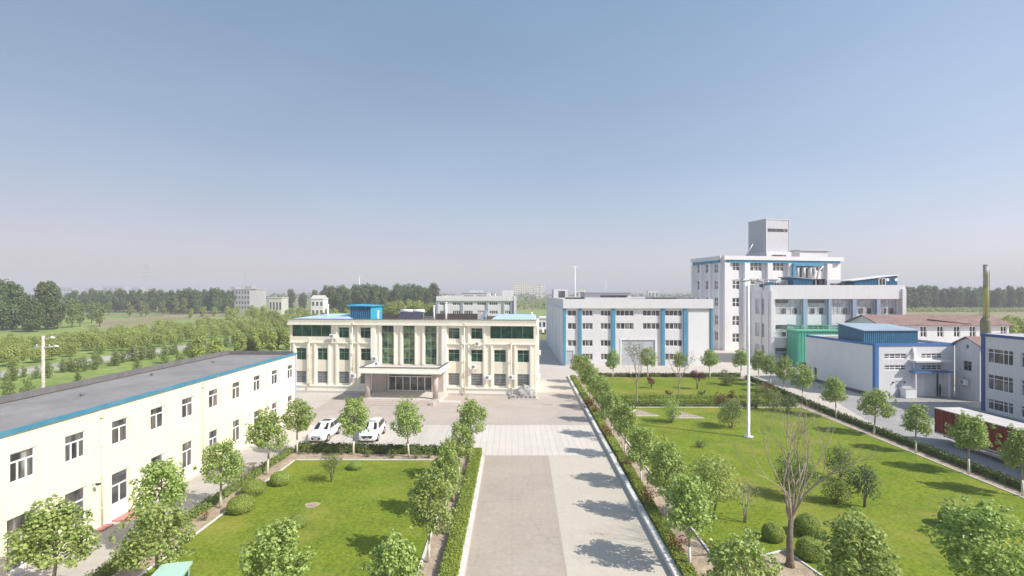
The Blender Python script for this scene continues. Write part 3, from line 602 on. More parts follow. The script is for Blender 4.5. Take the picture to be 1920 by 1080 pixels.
# nameplate boulder before the office
P = G(983, 747); bo = thing('landscape_boulder', 'rough grey boulder on a low carved plinth before the office block', 'boulder', P, MA.rz)
rnd = random.Random(5); bm = bmesh.new(); bmesh.ops.create_icosphere(bm, subdivisions=4, radius=1)
for v in bm.verts:
    c = v.co; tp = 1 - .55 * max(0, c.z); nn = noise.noise(c * 2.2) * .18 + noise.noise(c * 5) * .08 + noise.noise(c * 11) * .04
    c = c * (1 + nn); v.co = Vector((c.x * 1.55 * tp + .12 * c.z, c.y * .75 * tp, max(-.25, c.z) * 1.15 + .78))
me = bpy.data.meshes.new('boulder'); bm.to_mesh(me); bm.free(); me.materials.append(M['stone']); o = bpy.data.objects.new('boulder', me); COL.objects.link(o); o.parent = bo
mb = MB(); mb.box(-1.95, -.85, .004, 1.95, .85, .12); mb.box(-1.75, -.68, .12, 1.75, .68, .58)
mb.build('plinth', M['granite'], bo)
for k in range(6):
    mb = MB(); x = -1.45 + k * .58; mb.box(x - .17, -.72, .2, x + .17, -.683, .5); mb.build('carved_panel', mat('dark carved stone', (.26, .25, .24), .9, .3, 12), bo) if k == 0 else mb.build('carved_panel', bpy.data.materials['dark carved stone'], bo)

# ---------------------------------------------------------------- blue-striped factory hall (centre right)
F1 = Fac('factory_hall', 'white factory hall with blue vertical stripes and a big grey roller door', 'factory building', G(1055.4, 685.2), G(1335.2, 685.2), 13.5, 50)
rowsY = [(581.6, 592.6), (605.5, 617.4), (637.4, 649.3), (663, 675)]
grp = {'A': (1064.3, 1081, 2), 'B': (1091.4, 1111.4, 3), 'C': (1126, 1146, 3), 'D': (1155, 1188.2, 4), 'E': (1205, 1237.8, 4), 'F': (1247, 1279.5, 4)}
fo = []; wl = []
for r, (y0, y1) in enumerate(rowsY):
    for k in ('ABCDEF' if r < 2 else ('ABCF' if r == 2 else 'BCF')):
        x0, x1, n = grp[k]; o = F1.R(x0, y0, x1, y1); fo.append(o); wl.append((o, n))
rd = F1.R(1165.5, 637.3, 1228, 684.6); rd = (rd[0], .02, rd[2], rd[3]); sd = F1.R(1061.5, 657.2, 1075, 684.6); sd = (sd[0], .02, sd[2], sd[3]); fo += [rd, sd]
F1.shell('white', 'roof_grey', .6, fo, rev=.22)
for o, n in wl: window(F1.F, o, n, [], F1.root, 'frame_white', 'pane_dark', fw=.09, t=.12)
mb = MB(); mb.tbox(F1.F, rd[0] + .02, .1, .03, rd[2] - .02, .16, rd[3] - .02); mb.build('roller_door', M['metal_grey'], F1.root)
mb = MB(); e = .003
mb.tbox(F1.F, rd[0] - .3, -.08, .006, rd[0] - e, -e, rd[3] + .3); mb.tbox(F1.F, rd[2] + e, -.08, .006, rd[2] + .3, -e, rd[3] + .3); mb.tbox(F1.F, rd[0] - e, -.08, rd[3] + e, rd[2] + e, -e, rd[3] + .3); mb.build('door_surround', M['white_panel'], F1.root)
mb = MB(); mb.tbox(F1.F, sd[0] + .02, .1, .03, sd[2] - .02, .15, sd[3] - .02); dd = mb.build('side_door', M['metal_grey'], F1.root)
mb = MB(); mb.tbox(F1.F, sd[2] - .35, .03, 1.0, sd[2] - .25, .09, 1.3); mb.build('handle', M['dark'], dd)
zb = F1.pt(1190, 578)[1]
for x0, x1 in ((1055.4, 1060.6), (1084.6, 1090.2), (1146.8, 1153.2), (1239.4, 1245.8), (1281, 1287), (1331.6, 1335.2)):
    a, b = F1.pt(x0, 630)[0], F1.pt(x1, 630)[0]; F1.part('blue_stripe', 'blue_pil', (a, -.38, .006, b, -e, zb - .003))
F1.part('front_band', 'white', (-.02, -.6, zb, F1.W + .02, -e, 13.52))
F1.part('band_shadow_gap', 'grey_shade_wall', (0, -.3, zb - .25, F1.W, -.0032, zb - .004)) if False else None
a, b = F1.pt(1290, 630)[0], F1.pt(1329, 630)[0]; F1.part('blank_panel', 'white_panel', (a, -.2, .006, b, -e, zb - .6))
for y in (7, 15, 24, 34, 43): F1.part('wall_rib', 'grey_shade_wall', (-.22, y, .006, -e, y + .35, 11.4))
F1.part('side_ledge', 'grey_shade_wall', (-.3, 0, 11.42, -e, 49.9, 11.6))
F1.part('side_panel', 'grey_shade_wall', (-.06, .4, .004, -.0035, 6.99, 11.41), (-.06, 7.36, .004, -.0035, 14.99, 11.41), (-.06, 15.36, .004, -.0035, 23.99, 11.41), (-.06, 24.36, .004, -.0035, 33.99, 11.41), (-.06, 34.36, .004, -.0035, 42.99, 11.41), (-.06, 43.36, .004, -.0035, 49.8, 11.41))
s0, s1 = F1.pt(1097, 555, 30)[0], F1.pt(1182, 555, 30)[0]
mb = MB(); mb.box(s0, 30, 12.9, s1, 40, 14.75); ph = mb.build('roof_cabin', M['white'], F1.root)
mb = MB(); mb.box(s0 - .4, 29.4, 14.753, s1 + .4, 40.4, 15.0); mb.build('cabin_roof', M['steel'], ph)
mb = MB(); mb.box(s0 + 4, 29.96, 13.55, s1 - 1, 29.997, 14.05); mb.build('strip_window', M['pane_grey'], ph)
s0, s1 = F1.pt(1038, 550, 40)[0], F1.pt(1058, 550, 40)[0]
mb = MB(); mb.box(max(.3, s0), 40, 12.9, s1 + 1, 46, 15.7); ph = mb.build('stair_box', M['white'], F1.root)
mb = MB(); mb.box(s1 - 1.6, 39.95, 13.4, s1 + .2, 39.997, 15.2); mb.build('opening', M['pane_grey'], ph)
F1.part('roof_upstand', 'dark', (F1.pt(1060, 557, 20)[0], 20, 12.9, F1.pt(1095, 557, 20)[0], 20.3, 13.62), (F1.pt(1222, 557, 22)[0], 22, 12.9, F1.pt(1302, 557, 22)[0], 22.3, 13.55))

# ---------------------------------------------------------------- six-storey works building with the lift tower
TF = Fac('works_building', 'tall white six-storey works building with a grey lift tower on its roof', 'factory building', (53.9, 131.3), (88.8, 138.3), 24.2, 14)
lw = []; fw_ = []
for (x0, x1) in ((1307, 1315), (1322.5, 1331), (1339.2, 1346)):
    for r, (y0, y1) in enumerate([(495, 511.7), (526, 542.7), (557, 574), (590.6, 609), (621, 639)]):
        o = TF.RL(x0, y0, x1, y1); lw.append(o)
ys = [(491.7, 508), (524.3, 542.7), (558.3, 575.7), (592.3, 610.7), (625, 642)]
for k, (y0, y1) in enumerate(ys): fw_.append((TF.R(1373.3, y0, 1387.3, y1), 2))
for k in range(1, 5):
    for (x0, x1) in ((1407, 1430), (1449, 1471), (1490, 1512)): fw_.append((TF.R(x0, ys[k][0], x1, ys[k][1]), 2))
for (x0, x1, n) in ((1406.3, 1429.5, 3), (1448.3, 1470.6, 3), (1530, 1543, 2)): fw_.append((TF.R(x0, 491.5, x1, 508.5), n))
TF.shell('white', 'roof_grey', 1.0, [o for o, n in fw_], lw, rev=.3)
for o, n in fw_: window(TF.F, o, n, [.5], TF.root, 'frame_white', 'pane_dark', fw=.14, t=.16)
for o in lw: window(TF.L, o, 2, [.5], TF.root, 'frame_white', 'pane_grey', fw=.12, t=.16)
zt = TF.pt(1420, 486.5)[1]; zt = 23.2
for px in (1360, 1397.5, 1440, 1479, 1551):
    s = TF.pt(px, 560)[0]; TF.part('pilaster', 'white' if px != 1397.5 else 'grey_shade_wall', (s - .75, -.9, .006, s + .75, -e, zt - .75))
for y in (.4, 4.6, 9.0, 13.2): TF.part('pilaster', 'grey_shade_wall', (-.5, y, .006, -e, y + .7, zt - .75))
TF.part('blue_band', 'blue_pil', (1.5, -.7, zt - .72, TF.W - .8, -e, zt - .05))
TF.part('blue_band', 'blue_pil', (-.45, .9, zt - .72, -e, 13.3, zt - .05))
TF.part('front_band', 'white', (-.02, -1.0, zt - .02, TF.W + .02, -e, 24.22))
TF.part('front_band', 'white', (-.6, 0, zt - .02, -.025, 14, 24.215))
# open loading bay with blue steel brace
bx0, bx1 = TF.pt(1481.5, 505)[0], TF.pt(1527, 505)[0]; bz0 = 18.2
TF.part('open_bay', mat('shaded bay grey', (.30, .31, .32), .9, .3, .8), (bx0, -.08, bz0, bx1, -.004, zt - .76))  # flat panel, the bay's shade is put into its grey
mb = MB(); mb.box(bx0 - .2, -1.6, zt - 1.4, bx1 + 1.2, -1.02, zt - .7); mb.box(bx0 - .3, -1.5, bz0, bx0 + .5, -1.02, zt - 1.42); mb.build('steel_frame', M['blue_pil'], TF.root); mb = MB(); mb.tube([(bx1 - .4, -1.2, bz0), (bx1 + .2, -1.2, bz0 + 2.2), (bx1 + 1.6, -1.2, zt - 1.4)], .2, 6); mb.build('steel_brace', M['steel'], TF.root)
for k in range(3):
    mb = MB(); s = bx0 + 1.5 + k * 1.9; mb.tube([(s, -.7, bz0), (s, -.7, bz0 + 3 + .4 * (k % 2)), (s, -.7, bz0 + 3.6)], [.55, .55, .2], 12); mb.build('process_vessel', M['steel'], TF.root)
# lift tower
a = TF.pt(1436.7, 471, 2)[0]; b = TF.pt(1479.6, 471, 2)[0]; zt2 = TF.pt(1458, 412.3, 2)[1]
mb = MB(); mb.box(a, 2, 25.6, b, 9.3, zt2); lt = mb.build('lift_tower', mat('lilac grey sheet cladding', (.47, .47, .50), .55, .05, .4, stripe=(0, .5, .25)), TF.root)
mb = MB(); mb.box(a - .12, 1.9, zt2, b + .12, 9.4, zt2 + .25); mb.box(a - .1, 1.92, 25.6, a + .12, 1.997, zt2 - .003); mb.box(b - .12, 1.92, 25.6, b + .1, 1.997, zt2 - .003); mb.build('tower_trim', M['steel'], lt)
mb = MB(); q = TF.R(1439.8, 429, 1476.3, 434.4, 2); mb.box(q[0], 1.93, q[1], q[2], 1.998, q[3]); mb.build('strip_window', M['pane_dark'], lt)
mb = MB(); mb.box(a - .3, 1.5, 23.3, b + .3, 9.8, 25.59); lb_ = mb.build('tower_base', M['white'], TF.root)
mb = MB(); q = TF.R(1447, 477.8, 1473.7, 482, 1.5); mb.box(q[0], 1.46, q[1], q[2], 1.498, q[3]); mb.build('strip_window', M['pane_dark'], lb_)
a2 = TF.pt(1493, 480, 5)[0]; b2 = TF.pt(1556, 480, 5)[0]
mb = MB(); mb.box(a2 + .4, 4.2, 23.1, b2 - 1.5, 11, 26.3); rc = mb.build('roof_cabin', M['white'], TF.root)
mb = MB(); mb.prism([(a2, 3.8), (b2 + .6, 3.8), (b2 + .6, 11.4), (a2, 11.4)], 26.3, 26.62); mb.build('cabin_roof', M['steel'], rc)
mb = MB(); mb.tube([(TF.pt(1396, 477, 4)[0], 4, 24), (TF.pt(1414, 444, 4)[0], 4, 28.4)], .14, 8); mb.build('stay_pipe', M['steel'], TF.root)
mb = MB(); s = a - 4.5; mb.box(s - 2, 5, 23.1, s + 1, 7, 24.75); mb.build('roof_unit', M['steel'], TF.root)

# ---------------------------------------------------------------- four-storey hall with glass bays, in front of it
MF = Fac('workshop_building', 'white workshop with a deep parapet, blue-grey glass bays and sheds on the roof', 'factory building', (53.4, 105.9), (80.6, 105.9), 16.35, 11.2)
bx = [(1454, 1502.8), (1511.5, 1550), (1556.5, 1595), (1603, 1640), (1647.5, 1681)]
zr = [(16.35, 15.0), ]
fo = []; info = []
for k, (x0, x1) in enumerate(bx):
    for (y0, y1) in ((561.2, 590), (609.2, 632.5), (652, 671.8)):
        o = MF.R(x0, y0, x1, y1); fo.append(o); info.append((o, k))
lo = [MF.RL(1416, 560, 1433, 589), MF.RL(1416, 606, 1433, 631), MF.RL(1416, 645.7, 1433, 672)]
MF.shell('white', 'roof_grey', .9, fo, lo, rev=.25)
for o, k in info:
    w = window(MF.F, o, 5, [.38, .72], MF.root, 'frame_grey', 'pane_pale', fw=.05, t=.16)
    n = 2 if k in (0, 1, 3, 4) else 1
    for j in range(n):
        d = MB()
        s = o[0] + (o[2] - o[0]) * (.35 + .42 * j) if n == 2 else o[0] + (o[2] - o[0]) * .76
        d.tbox(MF.F, s - .45, .12, o[1] + .25, s + .35, .159, o[1] + (o[3] - o[1]) * .42)
        d.build('vent_light', M['pane_dark'], w)
    if k in (0, 1):
        d = MB(); d.tbox(MF.F, o[0] + .1, .12, o[3] - .75, o[0] + (o[2] - o[0]) * (.5 if k == 0 else .9), .158, o[3] - .1); d.build('top_light', M['pane_grey'], w)
for o in lo: window(MF.L, o, 3, [.5], MF.root, 'frame_grey', 'pane_pale', fw=.06, t=.15)
zp = MF.pt(1560, 560.5)[1]
MF.part('front_band', 'white', (-.3, -.62, zp, MF.W + .3, -e, 16.37))
for x0, x1 in ((1503.4, 1511), (1550.6, 1556), (1595.6, 1602.5), (1640.5, 1647)):
    a, b = MF.pt(x0, 600)[0], MF.pt(x1, 600)[0]; MF.part('pilaster', mat('blue grey render', (.27, .34, .44), .8, .08, .8) if 'blue grey render' not in bpy.data.materials else bpy.data.materials['blue grey render'], (a, -.6, .006, b, -e, zp - .003))
MF.part('end_pier', 'white', (-.25, -.9, .006, .42, -.623, 15.2), )
MF.part('end_pier', 'white', (MF.W - .5, -.9, .006, MF.W + .28, -.623, 15.6))
MF.part('corner_pier', 'white', (-.2, -.55, .006, .35, -.004, zp - .003)); MF.part('corner_pier', 'white', (MF.W - .45, -.55, .006, MF.W + .2, -.004, zp - .003))
for y in (.15, 3.4, 8.5): MF.part('pilaster', 'white', (-.3, y, .006, -e, y + .55, 14.7))
def roofshed(fac, name, m, px0, px1, pyt, d, dep, zb, ov=.3, rm='steel', rise=0.0):
    a, b = fac.pt(px0, pyt, d)[0], fac.pt(px1, pyt, d)[0]; zt = fac.pt((px0 + px1) / 2, pyt, d)[1]
    mb = MB(); c = [(a, d, zb), (b, d, zb), (b, d + dep, zb), (a, d + dep, zb), (a, d, zt - rise / 2), (b, d, zt + rise / 2), (b, d + dep, zt + rise / 2), (a, d + dep, zt - rise / 2)]
    for q in ((0, 1, 5, 4), (1, 2, 6, 5), (2, 3, 7, 6), (3, 0, 4, 7)): mb.face([c[i] for i in q])
    o = mb.build(name, M[m], fac.root)
    mb = MB(); t = .16; c = [(a - ov * 3, d - ov, zt - rise * .62), (b + ov, d - ov, zt + rise * .58), (b + ov, d + dep + ov, zt + rise * .58), (a - ov * 3, d + dep + ov, zt - rise * .62)]
    mb.face(c); mb.face([(p[0], p[1], p[2] + t) for p in c])
    for i in range(4): p, q = c[i], c[(i + 1) % 4]; mb.face([p, q, (q[0], q[1], q[2] + t), (p[0], p[1], p[2] + t)])
    mb.build('shed_roof', M[rm], o); return o, a, b, zt
o, a, b, zt = roofshed(MF, 'roof_shed', 'blue_steel', 1602, 1682.5, 521.5, 2, 5, 15.3, .25, 'white_panel', 1.0)
mb = MB(); q = MF.R(1647, 521.5, 1660.5, 535.5, 2); mb.box(q[0], 1.93, q[1], q[2], 1.997, q[3]); mb.build('shed_window', M['frame_white'], o)
mb = MB(); q = MF.R(1648.5, 523, 1659, 534, 2); mb.box(q[0], 1.91, q[1], (q[0] + q[2]) / 2 - .06, 1.929, q[3]); mb.box((q[0] + q[2]) / 2 + .06, 1.91, q[1], q[2], 1.929, q[3]); mb.build('shed_pane', M['pane_black'], o)
for px in (1664, 1680):
    s = MF.pt(px, 525, 2)[0]; z = MF.pt(px, 524.5, 2)[1]; mb = MB(); mb.tube([(s, 1.9, z), (s, 1.99, z)], .33, 14); mb.build('round_vent', M['white_plastic'], o)
roofshed(MF, 'roof_shed', 'blue_steel', 1487, 1524, 522, 4, 5, 15.3, .2, 'blue_roof', -.4)
o, a, b, zt = roofshed(MF, 'roof_shed', 'steel', 1400, 1452, 522.5, 3.5, 4, 15.3, .3, 'steel', .3) if False else (None, 0, 0, 0)
a, b = .3, MF.pt(1452, 525, 3)[0]
mb = MB(); mb.box(a + 1.6, 3, 15.3, b - 2.8, 6, 17.05); rs = mb.build('plant_enclosure', M['grey_shade_wall'], MF.root)
mb = MB()
for k in range(7): s = a - .4 + k * (b - a + .6) / 6; mb.tube([(s, 2.6, 15.4), (s, 2.6, 17.55)], .05, 6)
mb.build('enclosure_post', M['steel'], rs)
mb = MB(); mb.box(a - .7, 2.4, 17.56, b + .6, 6.6, 17.68); mb.build('enclosure_roof', M['steel'], rs)
mb = MB(); mb.box(a, 2.2, 15.3, a + 1.5, 2.5, 17.0); mb.build('blue_screen', M['blue_steel'], rs)
mb = MB(); mb.box(a + 1.9, 2.9, 15.9, a + 2.9, 2.997, 16.9); mb.box(a + 4, 2.9, 16, b - 3.2, 2.997, 16.6); mb.build('opening', M['dark'], rs)
mb = MB(); q = MF.R(1460, 521, 1474, 535, 6); mb.box(q[0] - .6, 6, 15.3, q[2] + .5, 9, 17.6); rb = mb.build('roof_cabin', M['white'], MF.root)
mb = MB(); mb.box(q[0], 5.95, 15.6, q[2] - .2, 5.997, 17.2); mb.build('cabin_window', M['pane_pale'], rb)
mb = MB(); q = MF.R(1551, 524.5, 1601.5, 536, 5); mb.box(q[0], 5, 15.3, q[2], 9, q[3]); rb = mb.build('roof_cabin', M['white'], MF.root)
mb = MB(); q = MF.R(1556.5, 531.3, 1596, 538.6, 5); mb.box(q[0], 4.95, q[1], q[2], 4.997, q[3]); mb.build('strip_window', M['pane_dark'], rb)
mb = MB(); q = MF.R(1530, 524, 1550, 536, 4); mb.box(q[0], 4.5, 15.3, q[0] + .25, 6, q[3]); mb.box(q[0] + 1, 4.5, 15.3, q[0] + 1.7, 5.6, q[3]); mb.box(q[2] - .3, 4.5, 15.3, q[2], 6, q[3]); mb.box(q[0], 4.4, q[3] + .003, q[2], 6.2, q[3] + .12); mb.build('roof_frame', M['dark'], MF.root)

# ---------------------------------------------------------------- green sheeted enclosure
GS = Fac('green_enclosure', 'bright green sheet-clad enclosure with a railed top beside the workshop', 'enclosure', (56.3, 101), (66.5, 101), 7.4, 4.0)
GS.shell('green_sheet', 'green_rail', 0)
mb = MB()
for k in range(11): s = .02 + k * (GS.W - .1) / 10; mb.box(s, 0, 7.45, s + .12, .12, 8.3)
mb.box(0, 0, 8.303, GS.W, .12, 8.42); mb.box(0, .0, 7.9, GS.W, .04, 7.98); mb.box(0, .125, 8.303, .1, 4, 8.4)
for k in range(5): mb.box(0, .7 + k * .75, 7.3, .1, .8 + k * .75, 8.3)
mb.build('railing', M['green_rail'], GS.root)
GS.part('eaves', 'green_rail', (-.15, -.2, 7.2, GS.W + .1, -e, 7.4), (-.2, -e, 7.2, -e, 4.05, 7.4))
GS.part('base_opening', 'dark', (.4, -.06, .006, 2.3, -.004, 1.1))
for k in range(3): GS.part('cover_strip', 'green_rail', (.35 + k * .55, -.07, 1.15, .47 + k * .55, -.004, 7.18))

# ---------------------------------------------------------------- plant building with blue box
PB = Fac('boiler_house', 'white two-storey plant building with blue corner strip and a blue box on its roof', 'factory building', (51.6, 72.7), (63.62, 73.65), 7.62, 15.0)
f4 = [PB.R(1658.4, 663.2, 1699.7, 672.8), PB.R(1658.4, 684.6, 1699.7, 694.2), PB.R(1727.8, 662.6, 1767, 672), PB.R(1727.8, 684.2, 1767, 693.6)]
do = PB.R(1678.5, 714, 1691.2, 741); do = (do[0], .02, do[2], do[3]); bd = PB.R(1734, 700, 1761, 741); bd = (bd[0], .02, bd[2], bd[3])
ld = PB.RL(1526.3, 689, 1532, 712)
PB.shell('white', 'roof_grey', .3, f4 + [do, bd], [ld], rev=.2)
for o in f4: window(PB.F, o, 4, [.5], PB.root, 'frame_white', 'pane_dark', fw=.09, t=.1)
PB.part('door', 'metal_grey', (do[0] + .02, .08, .03, do[2] - .02, .13, do[3] - .02)); PB.part('sliding_door', mat('pale green grey door', (.55, .57, .57), .6, .06, .6), (bd[0] + .02, .08, .03, bd[2] - .35, .13, bd[3] - .02))
mb = MB(); mb.face([(bd[2] - .34, .12, .03), (bd[2] - .02, .12, .03), (bd[2] - .02, .12, bd[3] - .02), (bd[2] - .34, .12, bd[3] - .02)]); mb.build('door_gap', M['dark'], PB.root)
window(PB.L, ld, 1, [], PB.root, 'frame_grey', 'pane_dark', fw=.06, t=.1)
W = PB.W
PB.part('shade_side_render', 'grey_shade_wall', (-.05, .42, .5, -.0035, ld[0] - .02, 7.28), (-.05, ld[2] + .02, .5, -.0035, 14.99, 7.28), (-.05, ld[0] - .02, ld[3], -.0035, ld[2] + .02, 7.28), (-.05, ld[0] - .02, .5, -.0035, ld[2] + .02, ld[1]))  # shaded side of the white wall, its colour lightened to lift the shade
PB.part('base_course', 'parapet_grey', (-.06, .42, .006, -.0035, 14.99, .497))
PB.part('corner_strip', 'navy' if False else mat('mid blue strip', (.055, .16, .40), .65, .08, 1), (-.1, -.1, .006, .45, -.004, 7.3), (-.1, -.003, .006, -.004, .4, 7.3))
PB.part('blue_edge', bpy.data.materials['mid blue strip'], (-.12, -.13, 7.32, W, -.004, 7.66), (-.12, -.003, 7.32, -.004, 15.02, 7.66))
q = PB.R(1718, 676.2, 1786, 679.5, -1.3); PB.part('canopy', 'white', (q[0], -1.3, q[1], min(q[2], W + .5), -.004, q[3]))
# porch enclosure below
q0, q1 = PB.pt(1716.6, 720, -1.0)[0], PB.pt(1782, 720, -1.0)[0]; zt = PB.pt(1748, 699, -1.0)[1]
PB.part('porch_roof', bpy.data.materials['mid blue strip'], (q0 - .1, -1.15, zt, q1 + .3, -.004, zt + .14))
PB.part('porch_post', 'grey_shade_wall', (q0, -1.05, .006, q0 + .14, -.9, zt - .003)); PB.part('porch_post', 'grey_shade_wall', (q1 - .25, -1.05, .006, q1 - .1, -.9, zt - .003))
PB.part('porch_side', 'white', (q1 - .09, -1.0, .006, q1 + .05, -.004, zt - .003))
mb = MB(); s = PB.pt(1712, 680)[0]; mb.tube([(s, -.15, 3.9), (s, -.15, 7.0)], .16, 8); mb.tube([(s, -.15, 7.0), (s - .4, -.35, 6.3)], .12, 8); mb.build('duct', M['white_panel'], PB.root)
for s in (do[0] - .35, do[2] + .3): PB.part('wall_lamp', 'dark', (s - .07, -.2, 2.0, s + .07, -.004, 2.2))
# blue box on the roof
a, b = PB.pt(1616, 640, 3.2)[0], PB.pt(1719, 640, 3.2)[0]; a = .6
z0 = 7.3; zf = PB.pt(1670, 620, 3.2)[1]; zk = zf + .75
mb = MB(); c = [(a, 3.0, z0), (b, 3.0, z0), (b, 8.2, z0), (a, 8.2, z0), (a, 3.0, zf), (b, 3.0, zf), (b, 8.2, zk - .2), (a, 8.2, zk)]
for qd in ((0, 1, 5, 4), (1, 2, 6, 5), (2, 3, 7, 6), (3, 0, 4, 7)): mb.face([c[i] for i in qd])
bo_ = mb.build('blue_box', M['blue_steel'], PB.root)
mb = MB(); cc = [(a - .15, 2.8, zf), (b + .15, 2.8, zf), (b + .15, 8.4, zk - .18), (a - .15, 8.4, zk + .03)]; mb.face(cc); mb.face([(p[0], p[1], p[2] + .12) for p in cc])
for i in range(4): p, q = cc[i], cc[(i + 1) % 4]; mb.face([p, q, (q[0], q[1], q[2] + .12), (p[0], p[1], p[2] + .12)])
mb.build('box_roof', M['blue_roof'], bo_)
gen = thing('equipment_cabinet', 'white equipment cabinet standing against the plant building beside its grey door', 'cabinet', PB.world(PB.pt(1702.5, 735, -.6)[0], -.62, 0), PB.rz)
mb = MB(); mb.box(-.78, -.5, .1, .78, .5, 1.3); mb.build('casing', M['white_panel'], gen); mb = MB(); mb.box(-.84, -.55, .006, .84, .55, .1); mb.box(-.82, -.54, 1.303, .82, .54, 1.36); mb.build('frame', M['steel'], gen)

# ---------------------------------------------------------------- gabled annex, right
GB = Fac('gabled_annex', 'narrow white annex with a red roof squeezed between plant building and right-hand block', 'building', (63.78, 73.72), (63.6, 69.6), 7.78, 15)
rg = 8.55; W = GB.W
lo_ = [GB.R(1805.8, 677, 1821.6, 695), GB.R(1803.5, 708.5, 1810, 723.5), GB.R(1811, 646, 1816, 653.5)]
mb = MB(); wall(mb, GB.F, W, 7.6, lo_, .2); wall(mb, GB.Rt, 15, 7.6); wall(mb, GB.L, 15, 7.6); mb.face([(0, 0, 7.6), (W, 0, 7.6), (W / 2, 0, rg)]); mb.build('wall', M['white'], GB.root)
for o in lo_: window(GB.F, o, 2 if o[2] - o[0] > .8 else 1, [.66] if o[2] - o[0] > .8 else [], GB.root, 'frame_grey', 'pane_black', fw=.07, t=.1)
for sgn, x in ((-1, -.3), (1, W + .3)):
    mb = MB(); zz = 7.6 - .12; mb.face([(x, -.25, zz), (W / 2, -.25, rg + .08), (W / 2, 15, rg + .08), (x, 15, zz)]); mb.face([(x, -.25, zz + .14), (W / 2, -.25, rg + .22), (W / 2, 15, rg + .22), (x, 15, zz + .14)]); mb.face([(x, -.25, zz), (W / 2, -.25, rg + .08), (W / 2, -.25, rg + .22), (x, -.25, zz + .14)]); mb.face([(x, -.25, zz), (x, 15, zz), (x, 15, zz + .14), (x, -.25, zz + .14)])
    mb.build('roof', M['red_tile'], GB.root)
acq = GB.pt(1814.5, 716); dup(ac, GB.world(acq[0], -.02, acq[1] - .4), GB.rz, sc=1.15, label='white air conditioner unit beside a dark window of the gabled annex', group='x')
[o for o in bpy.data.objects if o.get('group') == 'x'][0].pop('group')

# ---------------------------------------------------------------- long red-roofed house behind
RB = Fac('red_roofed_house', 'long white two-storey house with a red tiled roof behind the plant building', 'house', (68.3, 95), (92.2, 95), 8.95, 9)
W = RB.W; fo = []
for x0, x1 in ((1684, 1697), (1725.5, 1738), (1757, 1769.2), (1788.3, 1800.5), (1818, 1830), (1876, 1888)):
    q = RB.R(x0, 611.5, x1, 632.5); fo.append(q)
mb = MB(); wall(mb, RB.F, W, 8.9, fo, .2); wall(mb, RB.L, 9, 8.9); wall(mb, RB.Rt, 9, 8.9); wall(mb, RB.B, W, 8.9)
for x in (0, W): mb.face([(x, 0, 8.9), (x, 9, 8.9), (x, 4.5, 10.35)])
mb.build('wall', M['white'], RB.root)
for o in fo: window(RB.F, o, 2, [.5], RB.root, 'frame_white', 'pane_black', fw=.13, t=.1)
for y in (-.5, 9.5):
    mb = MB(); z = 8.74; mb.face([(-.5, y, z), (W + .5, y, z), (W + .5, 4.5, 10.42), (-.5, 4.5, 10.42)]); mb.face([(-.5, y, z + .15), (W + .5, y, z + .15), (W + .5, 4.5, 10.57), (-.5, 4.5, 10.57)])
    mb.face([(-.5, y, z), (W + .5, y, z), (W + .5, y, z + .15), (-.5, y, z + .15)]); mb.face([(-.5, y, z), (-.5, 4.5, 10.42), (-.5, 4.5, 10.57), (-.5, y, z + .15)])
    mb.build('roof', M['red_tile'], RB.root)
k0 = RB.pt(1752, 600)[0]; mb = MB(); mb.tube([(k0, 1.6, 9.75), (k0 + 6.5, -.3, 9.0)], .11, 6); mb.build('flashing', mat('dark red flashing', (.16, .05, .045), .8, .2, 2), RB.root)
for k in range(8): s = 2 + k * 2.9; RB.part('pilaster', 'white', (s - .2, -.15, .006, s + .2, -e, 8.7)) if not any(o[0] - .25 < s < o[2] + .25 for o in fo) else None

# ---------------------------------------------------------------- right-hand block with strip windows
RT = Fac('strip_window_block', 'white block with wide strip windows and a dark blue corner, cut by the right edge', 'building', (59.6, 64.9), (59.3, 36), 9.7, 16)
fo = []
q0 = RT.R(1851.5, 648, 1899.5, 680); wd_ = q0[2] - q0[0]; st = wd_ + .95
for k in range(6):
    s = q0[0] + k * st
    for z0_, z1_ in ((6.15, 7.95), (2.85, 4.75), (.35, 1.7)):
        if s + wd_ < RT.W - .3: fo.append((s, z0_, s + wd_, z1_))
RT.shell('white', 'roof_grey', .4, fo, rev=.18)
for o in fo: window(RT.F, o, [.24, .62, .8], [.72], RT.root, 'frame_white', 'pane_dark', fw=.07, t=.08)
RT.part('corner_strip', 'navy', (-.06, -.1, .006, .42, -.004, 9.38), (-.1, -.003, .006, -.004, .4, 9.38))
RT.part('blue_edge', 'navy', (-.12, -.14, 9.4, RT.W, -.004, 9.73), (-.12, -.003, 9.4, -.004, 16, 9.73))

